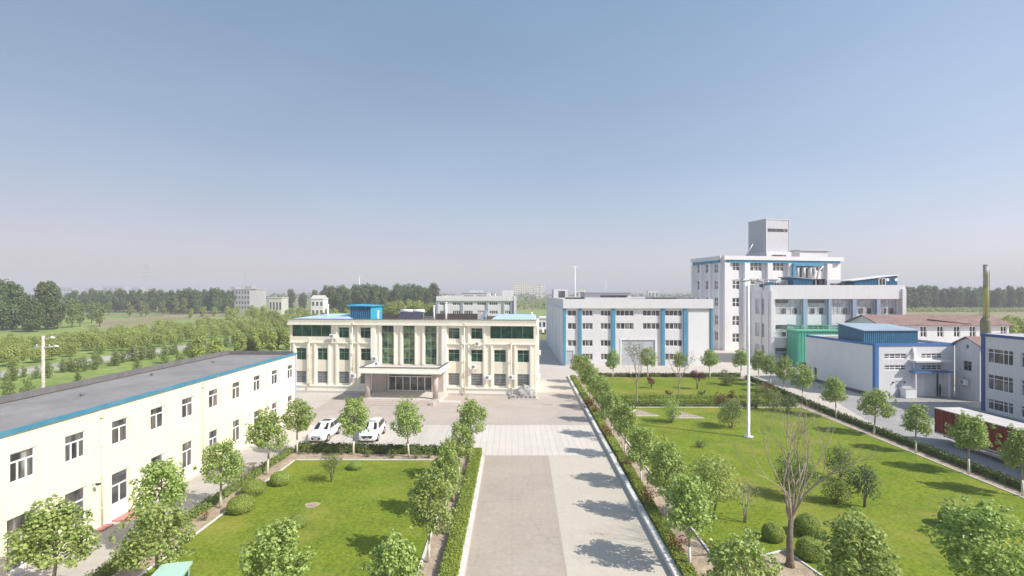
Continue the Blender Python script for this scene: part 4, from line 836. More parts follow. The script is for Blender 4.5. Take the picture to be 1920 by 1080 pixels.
# ---------------------------------------------------------------- white hall behind the office block
WB = Fac('distant_hall', 'white hall with grey stripes and rooftop boxes, standing behind the cream office block', 'factory building', ((819.6 - 960) * 216 / 960, 216), ((963.5 - 960) * 216 / 960, 216), 13.1, 35)
fo = []
for (y0, y1) in ((566.2, 572.5), (582.3, 588.8), (598, 604)):
    for x0, x1, n in ((824, 834, 3), (848, 863.6, 4), (869.5, 886.3, 4), (894.7, 911.5, 4), (917, 933.2, 4), (946.3, 957.2, 3)): fo.append((WB.R(x0, y0, x1, y1), n))
WB.shell('white', 'roof_grey', .8, [o for o, n in fo], rev=.25)
for o, n in fo: window(WB.F, o, n, [], WB.root, 'frame_white', 'pane_dark', fw=.14, t=.12)
zb = WB.pt(890, 564)[1]
WB.part('front_band', 'white', (-.3, -.6, zb, WB.W + .1, -e, 13.12))
for x0, x1 in ((817.5, 821.5), (834.8, 838), (865.2, 868.4), (911.9, 915.3), (942.5, 945.5), (958.5, 962)):
    a, b = WB.pt(x0, 580)[0], WB.pt(x1, 580)[0]; WB.part('grey_stripe', mat('grey blue strip', (.26, .32, .37), .8, .1, 1) if 'grey blue strip' not in bpy.data.materials else bpy.data.materials['grey blue strip'], (a, -.4, .006, b, -e, zb - .003))
WB.part('end_pier', 'white', (WB.W + .003, -.8, .006, WB.W + 1.1, 2, 13.3))
q = WB.R(865.7, 549.5, 918.5, 556, 6); mb = MB(); mb.box(q[0], 6, 12, q[2], 14, q[3]); rb = mb.build('roof_cabin', M['white'], WB.root)
for x0, x1 in ((869.5, 888), (893, 912)): mb = MB(); w = WB.R(x0, 554, x1, 557.8, 6); mb.box(w[0], 5.95, w[1], w[2], 5.997, w[3]); mb.build('strip_window', M['pane_dark'], rb)
mb = MB(); mb.box(q[0] - .3, 5.7, q[3], q[2] - 1, 14.3, q[3] + .2); mb.build('cabin_roof', M['steel'], rb)
q = WB.R(941.5, 544.5, 962.5, 556, 3); WB.part('stair_box', 'white', (q[0], 3, 12, q[2], 10, q[3]))
s, z = WB.pt(928.5, 551, 4); mb = MB(); mb.tube([(s, 4, 12.2), (s, 4, z)], .25, 8); mb.build('vent_pipe', M['white_plastic'], WB.root)

# ================================================================== VEHICLES, POLES, PERSON
def loft(mb, secs, mi=0, cap=True):
    n = len(secs[0]); i = len(mb.v)
    for s in secs: mb.v += [tuple(p) for p in s]
    for k in range(len(secs) - 1):
        for j in range(n):
            mb.f.append((i + k * n + j, i + k * n + (j + 1) % n, i + (k + 1) * n + (j + 1) % n, i + (k + 1) * n + j)); mb.m.append(mi); mb.sm.append(True)
    if cap:
        mb.f.append(tuple(range(i, i + n))); mb.f.append(tuple(range(i + (len(secs) - 1) * n, i + len(secs) * n))[::-1]); mb.m += [mi] * 2; mb.sm += [False] * 2
def car(label, loc, rz, hr, mpv):
    t = thing('parked_car', label, 'car', loc, rz, 'cars parked before the office block')
    def sec(y, hw, z0, zs, zt):
        h = [(0, z0), (hw * .8, z0), (hw * .97, z0 + .12), (hw, (z0 + zs) / 2), (hw * .985, zs - .05), (hw * .9, zs + .02), (hw * .6, zt), (0, zt + .015)]
        r = [(x, y, z) for x, z in h]; return r + [(-x, y, z) for x, z in h[-2:0:-1]]
    zb = 1.0 if mpv else 1.04
    mb = MB(); loft(mb, [sec(-2.28, .6, .32, .58, .66), sec(-2.22, .76, .24, .68, .78), sec(-2.08, .87, .2, .76, .86), sec(-1.7, .915, .2, .84, zb - .1), sec(-1.05, .92, .2, .92, zb), sec(0, .925, .2, .94, zb + .02), sec(1.2, .925, .2, .96, zb + .03), sec(1.95, .9, .22, .98, zb + .03), sec(2.2, .84, .3, .92, zb), sec(2.28, .74, .36, .8, .9)])
    body = mb.build('body', M['car_white'], t)
    ws = -1.15; rf = -.3 if not mpv else -.38; rr = 1.45 if not mpv else 1.75
    def cs(y, hb, z0, hw, z1): return [(hb, y, z0), (hb * .985, y, z0 + .04), (hw + .03, y, z1 - .09), (hw - .07, y, z1 - .01), (0, y, z1 + .02), (-hw + .07, y, z1 - .01), (-hw - .03, y, z1 - .09), (-hb * .985, y, z0 + .04), (-hb, y, z0)]
    mb = MB(); loft(mb, [cs(ws, .78, zb - .04, .76, zb + .06), cs(rf, .84, zb - .04, .6, hr - .06), cs(rf + .5, .86, zb - .04, .63, hr), cs(rr - .4, .86, zb - .04, .62, hr), cs(rr, .84, zb - .04, .59, hr - .07), cs(2.12, .78, zb - .04, .72, zb + .12)])
    mb.build('cabin', M['car_white'], t)
    def quad(name, pts, m, par=t): q = MB(); q.face(pts); return q.build(name, M[m], par)
    a, b = zb + .1, hr - .1
    quad('windscreen', [(-.7, ws + .02, a - .02), (.7, ws + .02, a - .02), (.545, rf - .03, b + .025), (-.545, rf - .03, b + .025)], 'car_glass')
    def sx(z): return .872 - (.872 - .668) * (z - zb) / (hr - .09 - zb)
    for s in (1, -1):
        P = lambda y, z: (s * sx(z), y, z)
        quad('side_window', [P(ws + .35, a - .02), P(.32, a - .02), P(.32, b), P(rf + .12, b)], 'car_glass')
        quad('side_window', [P(.4, a - .02), P(1.2, a), P(1.12, b), P(.4, b)], 'car_glass')
        quad('side_window', [P(1.27, a), P(rr + .2, a + .12), P(rr - .1, b - .02), P(1.2, b)], 'car_glass')
        mb = MB(); mb.box(s * .9, -.92, zb - .02, s * 1.1, -.72, zb + .14); mb.build('mirror', M['car_white'], t)
        mb = MB(); c = [(s * .6, -2.215, .72), (s * .83, -2.06, .78), (s * .88, -1.75, .93), (s * .72, -2.0, .84)]; mb.face(c); mb.face([(p[0] * 1.012, p[1] - .03, p[2] + .02) for p in c]); mb.build('headlight', M['lamp'], t)
        mb = MB(); mb.box(s * .82, 2.1, .85, s * .9, 2.16, 1.1); mb.build('tail_light', M['red_paint'], t)
        quad('fog_lamp', [(s * .56, -2.285, .42), (s * .78, -2.2, .42), (s * .78, -2.2, .52), (s * .56, -2.285, .52)], 'dark')
        for y in (-1.42, 1.33):
            mb = MB(); mb.tube([(s * .7, y, .34), (s * .72, y, .34), (s * .92, y, .34), (s * .94, y, .34)], [.3, .345, .345, .3], 22); w = mb.build('wheel', M['tyre'], t)
            mb = MB(); mb.tube([(s * .9, y, .34), (s * .945, y, .34)], [.24, .22], 16); mb.build('rim', M['rim'], w)
            mb = MB(); mb.tube([(s * .85, y, .36), (s * .935, y, .36)], .41, 22); mb.build('wheel_arch', M['dark'], body)
    gr = MB()
    if mpv: gr.face([(-.62, -2.272, .74), (.62, -2.272, .74), (.4, -2.305, .46), (-.4, -2.305, .46)])
    else: gr.face([(-.5, -2.3, .6), (.5, -2.3, .6), (.42, -2.3, .36), (-.42, -2.3, .36)]); gr.face([(-.45, -2.27, .72), (.45, -2.27, .72), (.48, -2.285, .66), (-.48, -2.285, .66)])
    g_ = gr.build('grille', M['dark'], t)
    mb = MB(); mb.tube([(0, -2.3, .68), (0, -2.325, .68)], .075, 12); mb.build('badge', M['rim'], g_)
    mb = MB(); mb.box(-.22, -2.335, .4 if mpv else .42, .22, -2.315, .52 if mpv else .54); mb.build('number_plate', mat('pale number plate', (.45, .5, .56), .5, .05, 2) if 'pale number plate' not in bpy.data.materials else bpy.data.materials['pale number plate'], g_)
    mb = MB()
    if mpv: mb.box(-.42, rf + .12, hr - .035, .42, rf + .38, hr + .012)
    else: mb.box(-.42, rf + .38, hr - .035, .42, rf + 1.1, hr + .03)
    mb.build('sunroof', M['car_glass'], t)
    for s in (1, -1): mb = MB(); mb.tube([(s * .58, rf + .2, hr), (s * .585, rf + .4, hr + .04), (s * .585, rr - .3, hr + .04), (s * .58, rr - .1, hr)], .018, 6); mb.build('roof_rail', M['steel'], t)
    return t
car('white parked car with a large dark sunroof, nearer the cream office wing', (-19.25, 52.8, .01), R(-3), 1.66, False)
car('white parked car with a wide black grille, the one farther from the office wing', (-14.4, 52.9, .01), R(1.5), 1.68, True)

tr = thing('cargo_trailer', 'red box trailer with a white roof parked beside the right-hand block', 'trailer', (43.85, 44.4, .006), R(1.2))
mb = MB(); mb.box(-1.3, -7, 1.0, 1.3, 7, 3.3); mb.build('box_body', M['red_paint'], tr)
mat('dark red rib', (.16, .022, .016), .6, .1, 1)
for k in range(15):
    y = -6.95 + k * .99
    for x in (-1.335, 1.301): mb = MB(); mb.box(x, y, 1.0, x + .034, y + .07, 3.28); mb.build('side_rib', bpy.data.materials['dark red rib'], tr)
mb = MB(); mb.box(-1.34, -7.05, 3.303, 1.34, 7.05, 3.38); mb.build('roof', mat('dusty white tarpaulin', (.52, .49, .465), .8, .15, .7, stain=.1), tr)
mb = MB(); mb.box(-1.34, -7.04, .86, 1.34, 7.04, .997); mb.build('sill_rail', M['steel'], tr)
mb = MB(); mb.box(-.5, -6.8, .5, -.36, 6.6, .857); mb.box(.36, -6.8, .5, .5, 6.6, .857)
for k in range(7): mb.box(-1.2, -6 + k * 2, .7, 1.2, -5.9 + k * 2, .855)
mb.build('chassis', M['dark'], tr)
for x in (-1.2, 1.12):
    mb = MB(); mb.box(x, -2.5, .42, x + .06, 3.2, .5); mb.box(x, -2.5, .62, x + .06, 3.2, .7)
    for y in (-2.4, .3, 3.1): mb.box(x + .01, y, .42, x + .05, y + .08, .857)
    mb.build('side_guard', M['steel'], tr)
    mb = MB(); mb.box(x + .1, 4.4, .02, x + .24, 4.54, .857); mb.box(x + .02, 4.3, 0, x + .32, 4.64, .02); mb.build('landing_leg', M['dark'], tr)
for y in (-3.6, -4.9, -6.2):
    for x in (-1.15, 1.15):
        mb = MB(); mb.tube([(x - .25, y, .5), (x - .2, y, .5), (x + .2, y, .5), (x + .25, y, .5)], [.42, .5, .5, .42], 20); w = mb.build('wheel', M['tyre'], tr)
        mb = MB(); mb.tube([(x - .27, y, .5), (x + .27, y, .5)], .27, 14); mb.build('rim', M['rim'], w)

# mint green little tractor at the lower edge
mt = thing('garden_tractor', 'mint green cab of a small garden vehicle at the bottom edge beside a tree', 'tractor', (-15.65, 23.45, .09), R(10)); mt.scale = (1.1, 1.1, 1.1)
mb = MB(); mb.box(-.52, -1.3, .5, .52, .6, .95); mb.box(-.4, -2.0, .55, .4, -1.301, 1.05); mb.build('body', M['mint'], mt)
mb = MB()
for x in (-.5, .44):
    for y in (-.55, .5): mb.box(x, y, .95, x + .06, y + .06, 1.86)
mb.box(-.1, .5, .95, -.02, .56, 1.86); mb.build('cab_frame', M['mint'], mt)
mb = MB(); mb.prism([(-.56, -.95), (.72, -.95), (.6, .62), (-.56, .62)], 1.863, 1.97); mb.build('cab_roof', M['mint'], mt)
mb = MB(); mb.box(-.43, .515, 1.0, -.12, .54, 1.84); mb.box(.0, .515, 1.0, .42, .54, 1.84); mb.box(-.485, -.48, 1.0, -.46, .49, 1.84); mb.box(.46, -.48, 1.0, .485, .49, 1.84); mb.box(-.42, -.54, 1.0, .42, -.515, 1.84); mb.build('cab_window', M['pane_green'], mt)
for x, y, r in ((-.62, .1, .45), (.62, .1, .45), (-.5, -1.6, .32), (.5, -1.6, .32)):
    mb = MB(); mb.tube([(x - .1, y, r), (x + .1, y, r)], r, 18); mb.build('wheel', M['tyre'], mt)

dg = thing('drain_grate', 'small dark drain grate set into the pinkish forecourt near the right kerb', 'drain cover', (G(1027, 759).x, G(1027, 759).y, .006))
mb = MB(); mb.box(-.75, -.25, 0, .75, .25, .02); mb.build('frame', M['granite'], dg)
for k in range(9): mb = MB(); mb.box(-.68 + k * .16, -.2, .0205, -.6 + k * .16, .2, .03); mb.build('bar', M['dark'], dg)
# lamp masts
lp = thing('lamp_mast', 'tall white lamp mast with floodlights standing on the right-hand lawn', 'lamp post', (24.2, 52.4, LZ))
mb = MB(); mb.tube([(0, 0, 0), (0, 0, .12), (0, 0, .16), (0, 0, 8), (0, 0, 16)], [.34, .34, .165, .13, .08], 14); mb.build('pole', M['white_plastic'], lp)
mb = MB(); mb.tube([(0, 0, .02), (0, 0, .1)], .5, 12)
for k in range(6): mb.tube([(.4 * math.cos(k), .4 * math.sin(k), .1), (.4 * math.cos(k), .4 * math.sin(k), .2)], .04, 6)
mb.build('base_flange', M['steel'], lp)
mb = MB(); mb.tube([(-.95, 0, 16.0), (.95, 0, 16.0)], .045, 8); mb.tube([(0, -.7, 16.05), (0, .7, 16.05)], .045, 8); mb.build('crossarm', M['steel'], lp)
for k, (x, y) in enumerate(((-.95, 0), (.95, 0), (0, -.7), (0, .7))):
    mb = MB(); Mx = Matrix.Translation((x * 1.15, y * 1.15, 16.08)) @ Matrix.Rotation(math.atan2(y, x), 4, 'Z') @ Matrix.Rotation(R(14), 4, 'Y'); mb.box(-.16, -.2, -.08, .42, .2, .1, 0, Mx); mb.build('floodlight', M['steel'], lp)
def mast(label, x, y, h, r):
    t = thing('lamp_mast', label, 'mast', (x, y, -.08)); mb = MB(); mb.tube([(0, 0, 0), (0, 0, h * .5), (0, 0, h)], [r, r * .8, r * .45], 8); mb.build('pole', M['white_plastic'], t)
    mb = MB(); mb.tube([(-r * 2.5, 0, h), (r * 2.5, 0, h)], r * .5, 6); mb.box(-r * 4, -r, h - r * .6, -r * 2, r, h + r * .5); mb.box(r * 2, -r, h - r * .6, r * 4, r, h + r * .5); mb.build('lamp_head', M['white_plastic'], t)
mast('slender white mast rising behind the blue-striped factory hall', 20.3, 165, 23.2, .24)
mast('thin pale mast rising far behind the poplar wood', -108, 362, 26, .3)
mast('thin dark mast on the horizon right of the blue-striped hall roof', 110, 600, 27, .35)

up = thing('utility_pole', 'concrete utility pole with a crossarm and street lamps behind the cream office wing', 'utility pole', (-43.5, 47.5, -.08))
mb = MB(); mb.tube([(0, 0, 0), (0, 0, 11)], [.19, .12], 10); mb.build('pole', mat('weathered concrete pole', (.48, .45, .38), .9, .2, 2), up)
mb = MB(); mb.box(-.75, -.06, 9.9, .75, .06, 10.0); mb.tube([(-.6, 0, 10), (-.6, 0, 10.2)], .05, 6); mb.tube([(.6, 0, 10), (.6, 0, 10.2)], .05, 6); mb.build('crossarm', M['steel'], up)
for z, L in ((10.75, .8), (9.95, 1.15)):
    mb = MB(); mb.tube([(.1, 0, z - .1), (L, -.1, z + .1)], .03, 6); mb.tube([(L - .1, -.1, z + .06), (L + .12, -.12, z + .1), (L + .4, -.14, z + .08)], [.06, .13, .05], 8); mb.build('lamp_head', M['white_plastic'], up)

ch = thing('boiler_chimney', 'mustard yellow boiler chimney with a grey upper stack rising behind the annex', 'chimney', (74, 80, 0))
mb = MB(); mb.tube([(0, 0, .0), (0, 0, 10.4), (0, 0, 10.7), (0, 0, 11.0)], [.66, .66, .56, .34], 20); mb.build('base_drum', M['olive'], ch)
mb = MB(); mb.tube([(0, 0, 10.9), (0, 0, 15.9)], .32, 16); mb.build('lower_stack', M['yellow'], ch)
mb = MB(); mb.tube([(0, 0, 15.9), (0, 0, 19.1)], [.31, .3], 16); mb.tube([(0, 0, 19.1), (0, 0, 19.25)], .34, 16); mb.build('upper_stack', mat('dull steel stack', (.33, .32, .29), .6, .2, 1), ch)
mb = MB()
for z in (11.2, 13.5, 15.85, 17.5): mb.tube([(0, 0, z), (0, 0, z + .1)], .36, 16)
mb.build('stack_collar', M['yellow'], ch)
mb = MB()
for k in range(24): mb.box(-.2, -.46, 11 + k * .3, .2, -.42, 11.04 + k * .3)
mb.box(-.22, -.46, 10.9, -.18, -.36, 18.3); mb.box(.18, -.46, 10.9, .22, -.36, 18.3); mb.build('ladder', M['yellow'], ch)

def pylon(label, x, y, h):
    t = thing('power_pylon', label, 'pylon', (x, y, -.08)); mb = MB()
    cs = lambda z: 3.4 * (1 - z / h) ** 1.1 + .55
    zs = [h * k / 9 for k in range(10)]
    for a, b in zip(zs[:-1], zs[1:]):
        ca = [(sx * cs(a), sy * cs(a), a) for sx, sy in ((-1, -1), (1, -1), (1, 1), (-1, 1))]; cb = [(sx * cs(b), sy * cs(b), b) for sx, sy in ((-1, -1), (1, -1), (1, 1), (-1, 1))]
        for k in range(4):
            mb.tube([ca[k], cb[k]], .11, 4); mb.tube([ca[k], cb[(k + 1) % 4]], .06, 4); mb.tube([ca[(k + 1) % 4], cb[k]], .06, 4)
    mb.build('lattice_tower', M['steel'], t)
    for z, w in ((h * .68, 6.5), (h * .79, 5.8), (h * .9, 5.2), (h * .99, 4)):
        mb = MB(); mb.tube([(-w, 0, z), (0, 0, z + .9), (w, 0, z)], .2, 4); mb.tube([(-w, 0, z), (w, 0, z)], .22, 4); mb.build('crossarm', M['steel'], t)
pylon('distant lattice power pylon rising above the wood at the left horizon', -500, 700, 52)
pylon('more distant lattice power pylon above the grey hotel at the horizon', -572, 1100, 57)

# person at the sliding door
def person(label, loc, rz):
    v = [(0, 0, .95), (0, 0, 1.2), (0, .0, 1.42), (0, -.02, 1.52), (0, -.04, 1.6), (0, -.045, 1.72)]; r = [.15, .14, .15, .06, .085, .07]; e = [(0, 1), (1, 2), (2, 3), (3, 4), (4, 5)]
    def add(p, rad, par): v.append(p); r.append(rad); e.append((par, len(v) - 1)); return len(v) - 1
    for s in (-1, 1):
        k = add((s * .19, 0, 1.42), .07, 2); k = add((s * .25, .0, 1.15), .05, k); k = add((s * .24, -.1, .92), .04, k); h = add((s * .235, -.13, .84), .038, k)
        for q in range(4): f = add((s * (.21 + q * .017), -.15 - .004 * q, .79 - .008 * (q % 2)), .011, h)
        add((s * .205, -.16, .83), .012, h)
        k = add((s * .1, 0, .88), .11, 0); k = add((s * .11, -.03 * s, .5), .07, k); k = add((s * .11, .0, .1), .05, k); add((s * .12, -.16, .05), .045, k)
    me = bpy.data.meshes.new('b'); me.from_pydata(v, e, []); o = bpy.data.objects.new('b', me); COL.objects.link(o)
    o.modifiers.new('s', 'SKIN'); o.modifiers.new('d', 'SUBSURF').levels = 1
    for i, q in enumerate(r): me.skin_vertices[0].data[i].radius = (q, q * .8)
    me.skin_vertices[0].data[0].use_root = True
    bpy.context.view_layer.update(); nm = bpy.data.meshes.new_from_object(o.evaluated_get(bpy.context.evaluated_depsgraph_get())); bpy.data.objects.remove(o)
    nm.materials.clear(); nm.materials.append(M['cloth_dark']); nm.materials.append(M['skin'])
    for p in nm.polygons: c = p.center; p.use_smooth = True; p.material_index = 1 if c.z > 1.5 or (abs(c.x) > .19 and c.z < .9 and c.z > .7) else 0
    t = bpy.data.objects.new('person', nm); COL.objects.link(t); t.location = loc; t.rotation_euler = (0, 0, rz); tag(t, label, 'person')
    mb = MB(); mb.tube([(0, .0, 1.6), (0, -.02, 1.69), (0, -.03, 1.77), (0, -.035, 1.8)], [.095, .105, .08, .02], 12); mb.build('hair', M['hair'], t)
person('person in dark clothes standing at the sliding door of the plant building', PB.world(PB.pt(1762, 735, -.35)[0], -.4, .01), PB.rz + R(25))

# ================================================================== PLANTS
def cloud(rnd, blobs, per, L, mb=None, mi=0, up=.5, jit=.8, asp=.8, shell=.55, lj=.35):
    mb = mb or MB()
    for (c, r) in blobs:
        c = Vector(c); n = max(4, int(per * (r if not hasattr(r, '__len__') else sum(r) / 3) ** 2))
        for _ in range(n):
            d = Vector((rnd.gauss(0, 1), rnd.gauss(0, 1), rnd.gauss(0, 1))).normalized()
            q = d * (shell + (1.06 - shell) * rnd.random() ** .6)
            q = Vector((q.x * r[0], q.y * r[1], q.z * r[2])) if hasattr(r, '__len__') else q * r
            mb.leaf(c + q, d + Vector((0, 0, up)) + Vector((rnd.gauss(0, jit), rnd.gauss(0, jit), rnd.gauss(0, jit))) * .6, L * (1 - lj + 2 * lj * rnd.random()), rnd, mi, asp)
    return mb
def egg_blobs(rnd, n, R3, zc, rb):
    out = []
    for i in range(n):
        while True:
            d = Vector((rnd.uniform(-1, 1), rnd.uniform(-1, 1), rnd.uniform(-1, 1)))
            if d.length < 1: break
        d = d.normalized() * (.35 + .65 * d.length) if i > 2 else d * .4
        k = 1 - .28 * max(0, d.z)
        out.append(((d.x * R3[0] * k, d.y * R3[1] * k, zc + d.z * R3[2]), rnd.uniform(*rb)))
    return out
# street trees: five crowns
PT = []
for k in range(8):
    rnd = random.Random(40 + k); Wc, Ht, Hb = [(1.42, 5.05, 2.0), (1.52, 4.85, 2.05), (1.34, 5.2, 1.95), (1.55, 4.8, 1.95), (1.44, 5.0, 2.1), (1.5, 5.1, 1.9), (1.38, 4.8, 2.05), (1.56, 4.95, 2.0)][k]
    lx, ly = rnd.uniform(-.14, .14), rnd.uniform(-.14, .14); bl = []; lop = rnd.random() * 6.283
    for i in range(38):                                       # clumps: widest low, drawn in to a loose top
        f = (i + rnd.random()) / 38; z = Hb + .3 + (Ht - Hb - .55) * f; a = i * 2.4 + rnd.uniform(-.5, .5)
        pr = (.72 + .95 * f if f < .3 else 1.0 - .66 * ((f - .3) / .7) ** 1.7) * (1 + .1 * math.cos(a - lop)) * rnd.uniform(.88, 1.1)
        rr = Wc * pr * (.3 + .52 * math.sqrt(rnd.random())); bl.append(((rr * math.cos(a) + lx, rr * math.sin(a) + ly, z + rnd.uniform(-.1, .1)), rnd.uniform(.28, .54) * (1.1 - .3 * f)))
    for i in range(16):                                       # loose sprays sticking out
        f = rnd.random(); a = rnd.random() * 6.283; pr = (.75 + .85 * f if f < .3 else 1.0 - .68 * ((f - .3) / .7) ** 1.7); rr = Wc * pr * rnd.uniform(.95, 1.15)
        bl.append(((rr * math.cos(a) + lx, rr * math.sin(a) + ly, Hb + .2 + (Ht - Hb) * f), rnd.uniform(.12, .2)))
    mb = MB(); cloud(rnd, bl, 640, .15, mb, up=.85, jit=.95, shell=.42)
    cm = mb.mesh('crown', M['leaf'])
    mb = MB(); bx, by = rnd.uniform(-.1, .1), rnd.uniform(-.1, .1)
    mb.tube([(0, 0, -.05), (bx * .4, by * .4, .6), (bx * .7, by * .7, 1.25)], [.1, .082, .074], 9, mi=1)
    mb.tube([(bx * .7, by * .7, 1.25), (bx, by, 1.8), (bx * .8 + lx * .3, by * .8 + ly * .3, 2.6), (lx, ly, 3.5), (lx, ly, Ht - .7)], [.072, .064, .054, .036, .012], 8)
    for q in range(9):
        a = q * 1.05 + rnd.random(); z = 1.85 + .17 * q; L = rnd.uniform(.7, 1.1); mb.tube([(bx * .9, by * .9, z), (L * .5 * math.cos(a) + lx * .5, L * .5 * math.sin(a) + ly * .5, z + .4), (L * math.cos(a) + lx, L * math.sin(a) + ly, z + .8)], [.034, .022, .008], 5)
    PT.append((mb.mesh('trunk', [M['bark'], M['whitewash']]), cm))
cnt = [0]
def street_tree(x, y, label, group, sc=1.0, k=None, z=LZ):
    i = cnt[0]; cnt[0] += 1; rnd = random.Random(900 + i); k = (i * 5 + i // 8) % 8 if k is None else k
    t = thing('street_tree', label, 'tree', (x, y, z - .03), rnd.random() * 6.28, group); s = sc * rnd.uniform(.95, 1.06); sz = 1 + (s - 1) * (.12 if s > 1 else .6); t.scale = (s * rnd.uniform(.94, 1.07), s * rnd.uniform(.94, 1.07), sz * rnd.uniform(.95, 1.04)); t.rotation_euler = (R(rnd.gauss(0, 1.6)), R(rnd.gauss(0, 1.6)), rnd.random() * 6.28)
    for n, m in zip(('trunk', 'crown'), PT[k]): o = bpy.data.objects.new(n, m); COL.objects.link(o); o.parent = t
    return t
gA = 'young round-crowned trees along the left edge of the road'
for i, (x, y, s) in enumerate([(-4.85, 21.5, .9), (-4.6, 28.2, .96), (-4.3, 33.8, .84), (-4.1, 40.4, .88), (-3.75, 46.6, .95)]):
    street_tree(x, y, '%s tree from the camera in the row between the left lawn and the road' % (ORD[i]), gA, s)
gC = 'young round-crowned trees along the cream office wing'
for i, (x, y, s) in enumerate([(-22.1, 24.5, 1.18), (-20.5, 29.9, 1.08), (-20.1, 35.3, 1.04), (-19.95, 41.7, 1.08), (-19.85, 47.3, 1.04)]):
    street_tree(x, y, '%s tree from the camera in the row beside the path of the cream wing' % (ORD[i]), gC, s)
street_tree(-17.1, 24.7, 'leafy young tree beside the mint green cab at the lower edge', 'young trees at the near edge of the lawns', 1.04)
street_tree(-10.45, 22.3, 'leafy young tree alone at the near edge of the left lawn', 'young trees at the near edge of the lawns', 1.02)
street_tree(-14.5, 46.8, 'young tree standing before the gap between the two white cars', 'young trees before the parked cars', 1.02)
street_tree(-9.3, 46.2, 'young tree right of both white cars at the rear of the left lawn', 'young trees before the parked cars', .95)
gE = 'young round-crowned trees along the right kerb of the road'
for i, (x, y, s) in enumerate([(9.6, 21.3, .95), (9.5, 27.4, 1.0), (10.1, 33.6, .86), (9.95, 39.5, .92), (10.2, 46.2, .9), (10.3, 52.3, .92), (10.55, 58.8, .95), (10.75, 65.4, .95), (10.95, 71.8, .95), (11.1, 78.2, 1.0), (11.2, 84.6, 1.02)]):
    street_tree(x, y, '%s tree from the camera in the row along the right kerb of the road' % (ORD[i]), gE, s)
street_tree(15.35, 22.2, 'leafy young tree at the near edge, right of the bare tree and clipped balls', 'young trees at the near edge of the lawns', 1.12)
street_tree(21.1, 22.75, 'leafy young tree in the lower right corner, in front of two clipped balls', 'young trees at the near edge of the lawns', 1.18)
gB = 'young trees along the rear edge of the right lawn'
for (x, y, s, lb) in [(17.3, 88.2, 1.0, 'young tree in front of the lower windows left of the roller door'), (23.6, 89, 1.02, 'young tree before the right half of the roller door'), (29.2, 89, .9, 'young tree before the blue stripe right of the roller door'),
                      (34.3, 88.6, 1.05, 'young dark tree before the blank white panel of the blue-striped hall'), (39.7, 89.0, 1.05, 'young tree at the far right corner of the right lawn, left of the lamp mast')]:
    street_tree(x, y, lb, gB, s)
gH = 'young trees along the right edge of the right lawn'
for i, (x, y, s) in enumerate([(37.1, 37.2, 1.0), (37.3, 41.8, 1.02), (37.4, 47.4, .97), (37.8, 53.5, 1.06), (38.4, 60.6, 1.0), (39.4, 69.5, 1.0), (40.2, 75.5, 1.0), (40.6, 80.5, 1.05), (40.9, 85, 1.05)]):
    street_tree(x, y, '%s tree from the camera in the row along the right edge of the lawn' % (ORD[i]), gH, s)

# clipped hedges
def hedge(label, pts, w, h, lm, den, L, group=None, loose=.0, name='hedge', z=LZ - .02, seed=1):
    rnd = random.Random(seed); mb = MB()
    for a, b in zip(pts[:-1], pts[1:]):
        a = Vector(a); b = Vector(b); d = (b - a); ln = d.length; d /= ln; n = Vector((-d.y, d.x)); k = max(2, int(ln / .5)); i0 = len(mb.v)
        prof = [(-.46, 0), (-.47, .55), (-.44, .9), (-.2, .965), (.2, .965), (.44, .9), (.47, .55), (.46, 0)]
        for j in range(k + 1):
            p = a + d * ln * j / k
            for (u, zz) in prof:
                q = p + n * u * w; nn = noise.noise(Vector((q.x, q.y, zz * 3)) * 1.7) * (.05 + loose * .25)
                mb.v.append((q.x + n.x * nn * w, q.y + n.y * nn * w, z + zz * h * (1 + nn * 1.2)))
        m = len(prof)
        for j in range(k):
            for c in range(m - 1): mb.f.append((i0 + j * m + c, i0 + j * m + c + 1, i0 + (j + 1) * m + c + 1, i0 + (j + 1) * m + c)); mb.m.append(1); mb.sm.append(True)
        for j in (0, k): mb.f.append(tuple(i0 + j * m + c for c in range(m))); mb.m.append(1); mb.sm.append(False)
        for _ in range(int(ln * (w + 2 * h) * den)):
            s = rnd.random() * ln; t = rnd.random() * (w + 2 * h); p = a + d * s
            if t < h: u, zz, nr = -.5, t / h, Vector((-n.x, -n.y, .35))
            elif t < 2 * h: u, zz, nr = .5, (t - h) / h, Vector((n.x, n.y, .35))
            else: u, zz, nr = (t - 2 * h) / w - .5, 1, Vector((0, 0, 1))
            if abs(u) == .5 and zz > .9: zz = .9
            q = p + n * u * w; nn = noise.noise(Vector((q.x, q.y, zz * 3)) * 1.7) * (.07 + loose * .5); jz = rnd.gauss(0, 1) * (.02 + loose * .14)
            mb.leaf(Vector((q.x, q.y, z + zz * h * (1 + nn) + jz)) + Vector((n.x, n.y, 0)) * (nn * w + rnd.gauss(0, .02 + loose * .1)), nr + Vector((rnd.gauss(0, .5), rnd.gauss(0, .5), rnd.gauss(0, .4))), L * rnd.uniform(.7, 1.4), rnd)
    return tag(mb.build(name, [M[lm], M['core']]), label, 'hedge', group)
hedge('bright green clipped hedge between the left lawn and the road', [(-3.32, 18), (-3.22, 47.3)], .86, .5, 'leaf_hedge', 260, .1, seed=2)
hedge('bright green clipped hedge along the right kerb of the road, near half', [(9.0, 20), (9.75, 46)], .7, .42, 'leaf_hedge', 260, .1, seed=3)
hedge('bright green clipped hedge along the right kerb of the road, far half', [(9.76, 46.5), (10.55, 89)], .75, .42, 'leaf_hedge', 130, .14, seed=4)
hedge('dark green hedge between the left lawn and the parked cars', [(-20.2, 48.05), (-3.9, 46.95)], .8, .62, 'leaf_hedge_dark', 170, .13, loose=.35, seed=5)
hedge('low reddish green hedge along the path of the cream wing', [(-21.62, 20), (-20.55, 47.6)], .5, .42, 'leaf_mid', 170, .13, loose=.5, seed=6)
